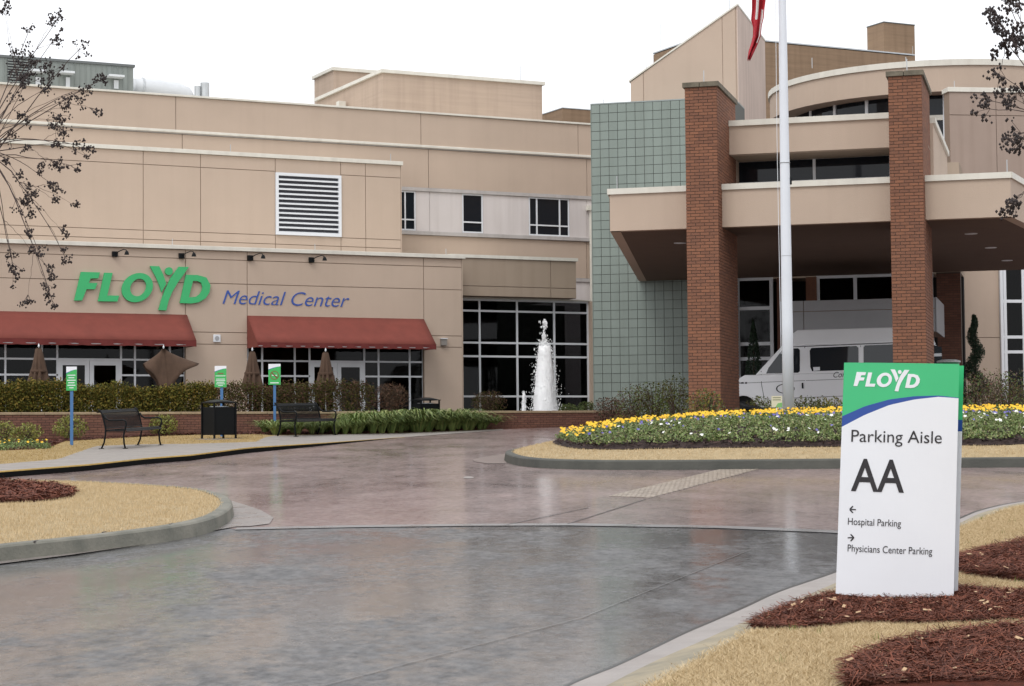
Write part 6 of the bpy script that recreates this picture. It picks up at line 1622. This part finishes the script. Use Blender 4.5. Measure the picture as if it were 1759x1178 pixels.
# ================================================================== CRAPE MYRTLES
BARK = mat('crape_myrtle_bark', (.20, .15, .12), .8, .3, 6, .3, 40); TWG = mat('dark_twig', (.065, .045, .04), .8); SEED = mat('dark_seed_capsule', (.022, .017, .018), .85, island=1., col2=(.05, .035, .032))
def crape(name, base, hub, ends, Yt, lab, spread, extra=0, adir=0.):
    """base: ground point; hub: point where the stems fan out; ends: photo pixels of the seed heads"""
    o = empty(name, base, 0, lab, 'tree'); b_ = Vector(base); h_ = hub-b_
    q = MB()
    for k, (dx, dy) in enumerate(((0, 0), (-.25, .1), (.12, -.2))):
        q.tube([(dx*.3, dy*.3, -.05), (h_.x*.3+dx, h_.y*.3+dy, h_.z*.35), (h_.x*.75+dx*.9, h_.y*.75+dy*.9, h_.z*.75), (h_.x+dx*.3, h_.y+dy*.3, h_.z+.05)], [.09, .075, .065, .05], 9)
    q.build('trunk', BARK, o, smooth=True)
    br = MB(); SP = []; SZ = []; tw = MB()
    done = []
    for k, e in enumerate(sorted(ends, key=lambda e_: -((e_[0]-CX)**2 if False else (at_y(e_[0], e_[1], Yt)-hub).length))):
        px, py, sz = e; tip = at_y(px, py, Yt+random.uniform(-spread, spread))-b_
        st_ = h_+Vector((random.uniform(-.10, .10), random.uniform(-.12, .12), random.uniform(-.15, .1))); r_ = .0055+.0024*(tip-st_).length
        best = None
        for P0 in done:                                       # fork from an older branch that runs the same way
            for i in (3, 4, 5, 6):
                dd = (tip-P0[i]).length
                if (tip-P0[i]).normalized().dot((P0[i+1]-P0[i]).normalized()) > .75 and dd < .62*(tip-h_).length and (best is None or dd < best[0]): best = (dd, P0[i])
        if best and random.random() < .8: st_ = best[1]; r_ = .0042
        L = (tip-st_).length; mid = st_.lerp(tip, .5)+Vector((random.uniform(-.06, .06)*L, random.uniform(-.08, .08)*L, L*(random.uniform(.08, .2) if tip.z < h_.z+.8 else random.uniform(-.02, .1))))
        P_ = []
        for i in range(9):
            t = i/8; P_.append(st_*(1-t)**2+mid*2*t*(1-t)+tip*t*t+Vector((random.gauss(0, .006), random.gauss(0, .006), random.gauss(0, .006)))*(0 < i < 8))
        done.append(P_)
        br.tube(P_, [r_*(1-.6*i/8) for i in range(9)], 5, False)
        ax_ = (P_[-1]-P_[-3]).normalized(); Rr = .11*sz**.5
        lobes = [(tip+ax_*random.uniform(-.1, .9)*Rr+Vector((random.gauss(0, .45), random.gauss(0, .45), random.gauss(0, .45)))*Rr, Rr*random.uniform(.3, .55)) for _ in range(int(3+2.4*sz))]
        for c_, lr in lobes:
            tw.tube([tip-ax_*Rr*.4, c_], .003, 3, False)
            for _ in range(random.randint(5, 10)):
                p = c_+Vector((random.gauss(0, .5), random.gauss(0, .5), random.gauss(0, .5)))*lr; SP.append(p); SZ.append(random.uniform(.010, .019))
    for _ in range(extra):
        a = adir+random.uniform(-1.2, 1.2); el = random.uniform(-.2, 1.1); L = random.uniform(.8, 2.2); d = Vector((math.cos(a)*math.cos(el), math.sin(a)*math.cos(el), math.sin(el)))
        P_ = [h_+d*L*t-Vector((0, 0, .25*L*t*t)) for t in (0, .33, .66, 1)]; br.tube(P_, [.018, .013, .009, .005], 5, False)
        for _ in range(35): SP.append(P_[-1]+Vector((random.gauss(0, .06), random.gauss(0, .06), random.gauss(0, .08)))); SZ.append(random.uniform(.011, .02))
    br.build('branches', TWG, o, smooth=True, fix=False); tw.build('twigs', TWG, o, fix=False)['kind'] = 'stuff'
    SP = np.array([tuple(p) for p in SP]); SZ = np.array(SZ); k = len(SP)
    OC = np.array([(1, 0, 0), (-1, 0, 0), (0, 1, 0), (0, -1, 0), (0, 0, 1.2), (0, 0, -1.2)]); OF = np.array([(0, 2, 4), (2, 1, 4), (1, 3, 4), (3, 0, 4), (2, 0, 5), (1, 2, 5), (3, 1, 5), (0, 3, 5)])
    fast('seed_heads', (SP[:, None, :]+OC[None]*SZ[:, None, None]).reshape(-1, 3), (OF[None]+6*np.arange(k)[:, None, None]).reshape(-1, 3), SEED, o)
Yt = 29.5
E1 = [(6, 10, .8), (10, 22, .9), (90, 38, 1.6), (97, 36, 1), (50, 52, .6), (91, 74, .9), (94, 66, .6), (138, 83, 1.3), (25, 92, 1.2), (40, 100, 1.8), (30, 118, 1.8), (36, 133, 1.8), (48, 128, 1.4), (55, 108, 1.2), (84, 120, 1.3), (92, 123, .8), (75, 140, 1), (72, 156, 1.2), (40, 150, .9),
      (168, 140, 1), (178, 138, .7), (140, 155, 1.2), (135, 166, 1.2), (112, 170, 1.2), (108, 186, 1), (105, 198, .8), (158, 186, 1.1), (85, 207, 1.4), (100, 215, 1.6), (112, 225, .9), (33, 200, .8), (20, 172, 1), (18, 236, 1), (48, 212, .6), (95, 243, .7), (55, 257, .8), (137, 248, 1.2), (150, 258, 1.2), (130, 258, .8),
      (90, 275, 1), (100, 283, .9), (75, 287, .9), (125, 285, 1), (8, 280, .7), (30, 300, 1), (30, 345, 1), (46, 320, 1.3), (50, 335, 1.4), (48, 350, 1.3), (52, 362, 1), (88, 315, 1.3), (90, 322, .8), (92, 342, .8), (126, 352, .7), (48, 396, .7), (103, 394, 1), (18, 432, 1.2), (52, 428, .7), (66, 430, .9), (104, 428, .4), (113, 444, .9),
      (22, 455, 1), (24, 468, 1.3), (80, 458, 1), (85, 465, .8), (80, 492, 1), (83, 505, 1.1), (90, 518, .6), (48, 510, .9)]
bl = at_y(-95, 850, Yt); crape('crape_myrtle', (bl.x, Yt, G(bl.x, Yt)+.2), at_y(-24, 254, Yt), E1, Yt, 'bare crape myrtle with dark seed heads at the left photo edge', .5, 14, math.pi)
E2 = [(1732, 4, 1.4), (1745, 16, 1.3), (1752, 8, 1.2), (1706, 26, .8), (1711, 38, 1.2), (1722, 46, 1.2), (1716, 58, .9), (1738, 52, 1), (1752, 58, 1), (1745, 70, .6), (1731, 68, .6), (1728, 80, .9), (1712, 90, .6), (1757, 85, .8), (1715, 136, 1.2), (1722, 130, .8), (1698, 172, 1.1), (1693, 186, 1), (1728, 180, 1.2), (1740, 168, .9), (1752, 160, .9), (1735, 240, 1), (1747, 230, 1), (1755, 238, 1), (1738, 345, 1.1), (1732, 358, .8), (1745, 352, .7)]
Yr = 19.5
br_ = gp(1890, 985, .12); crape('crape_myrtle', (br_.x*Yr/br_.y, Yr, G(br_.x, Yr)+.12), at_y(1850, 230, Yr), E2, Yr, 'bare crape myrtle with dark seed heads at the right photo edge', .35, 12)
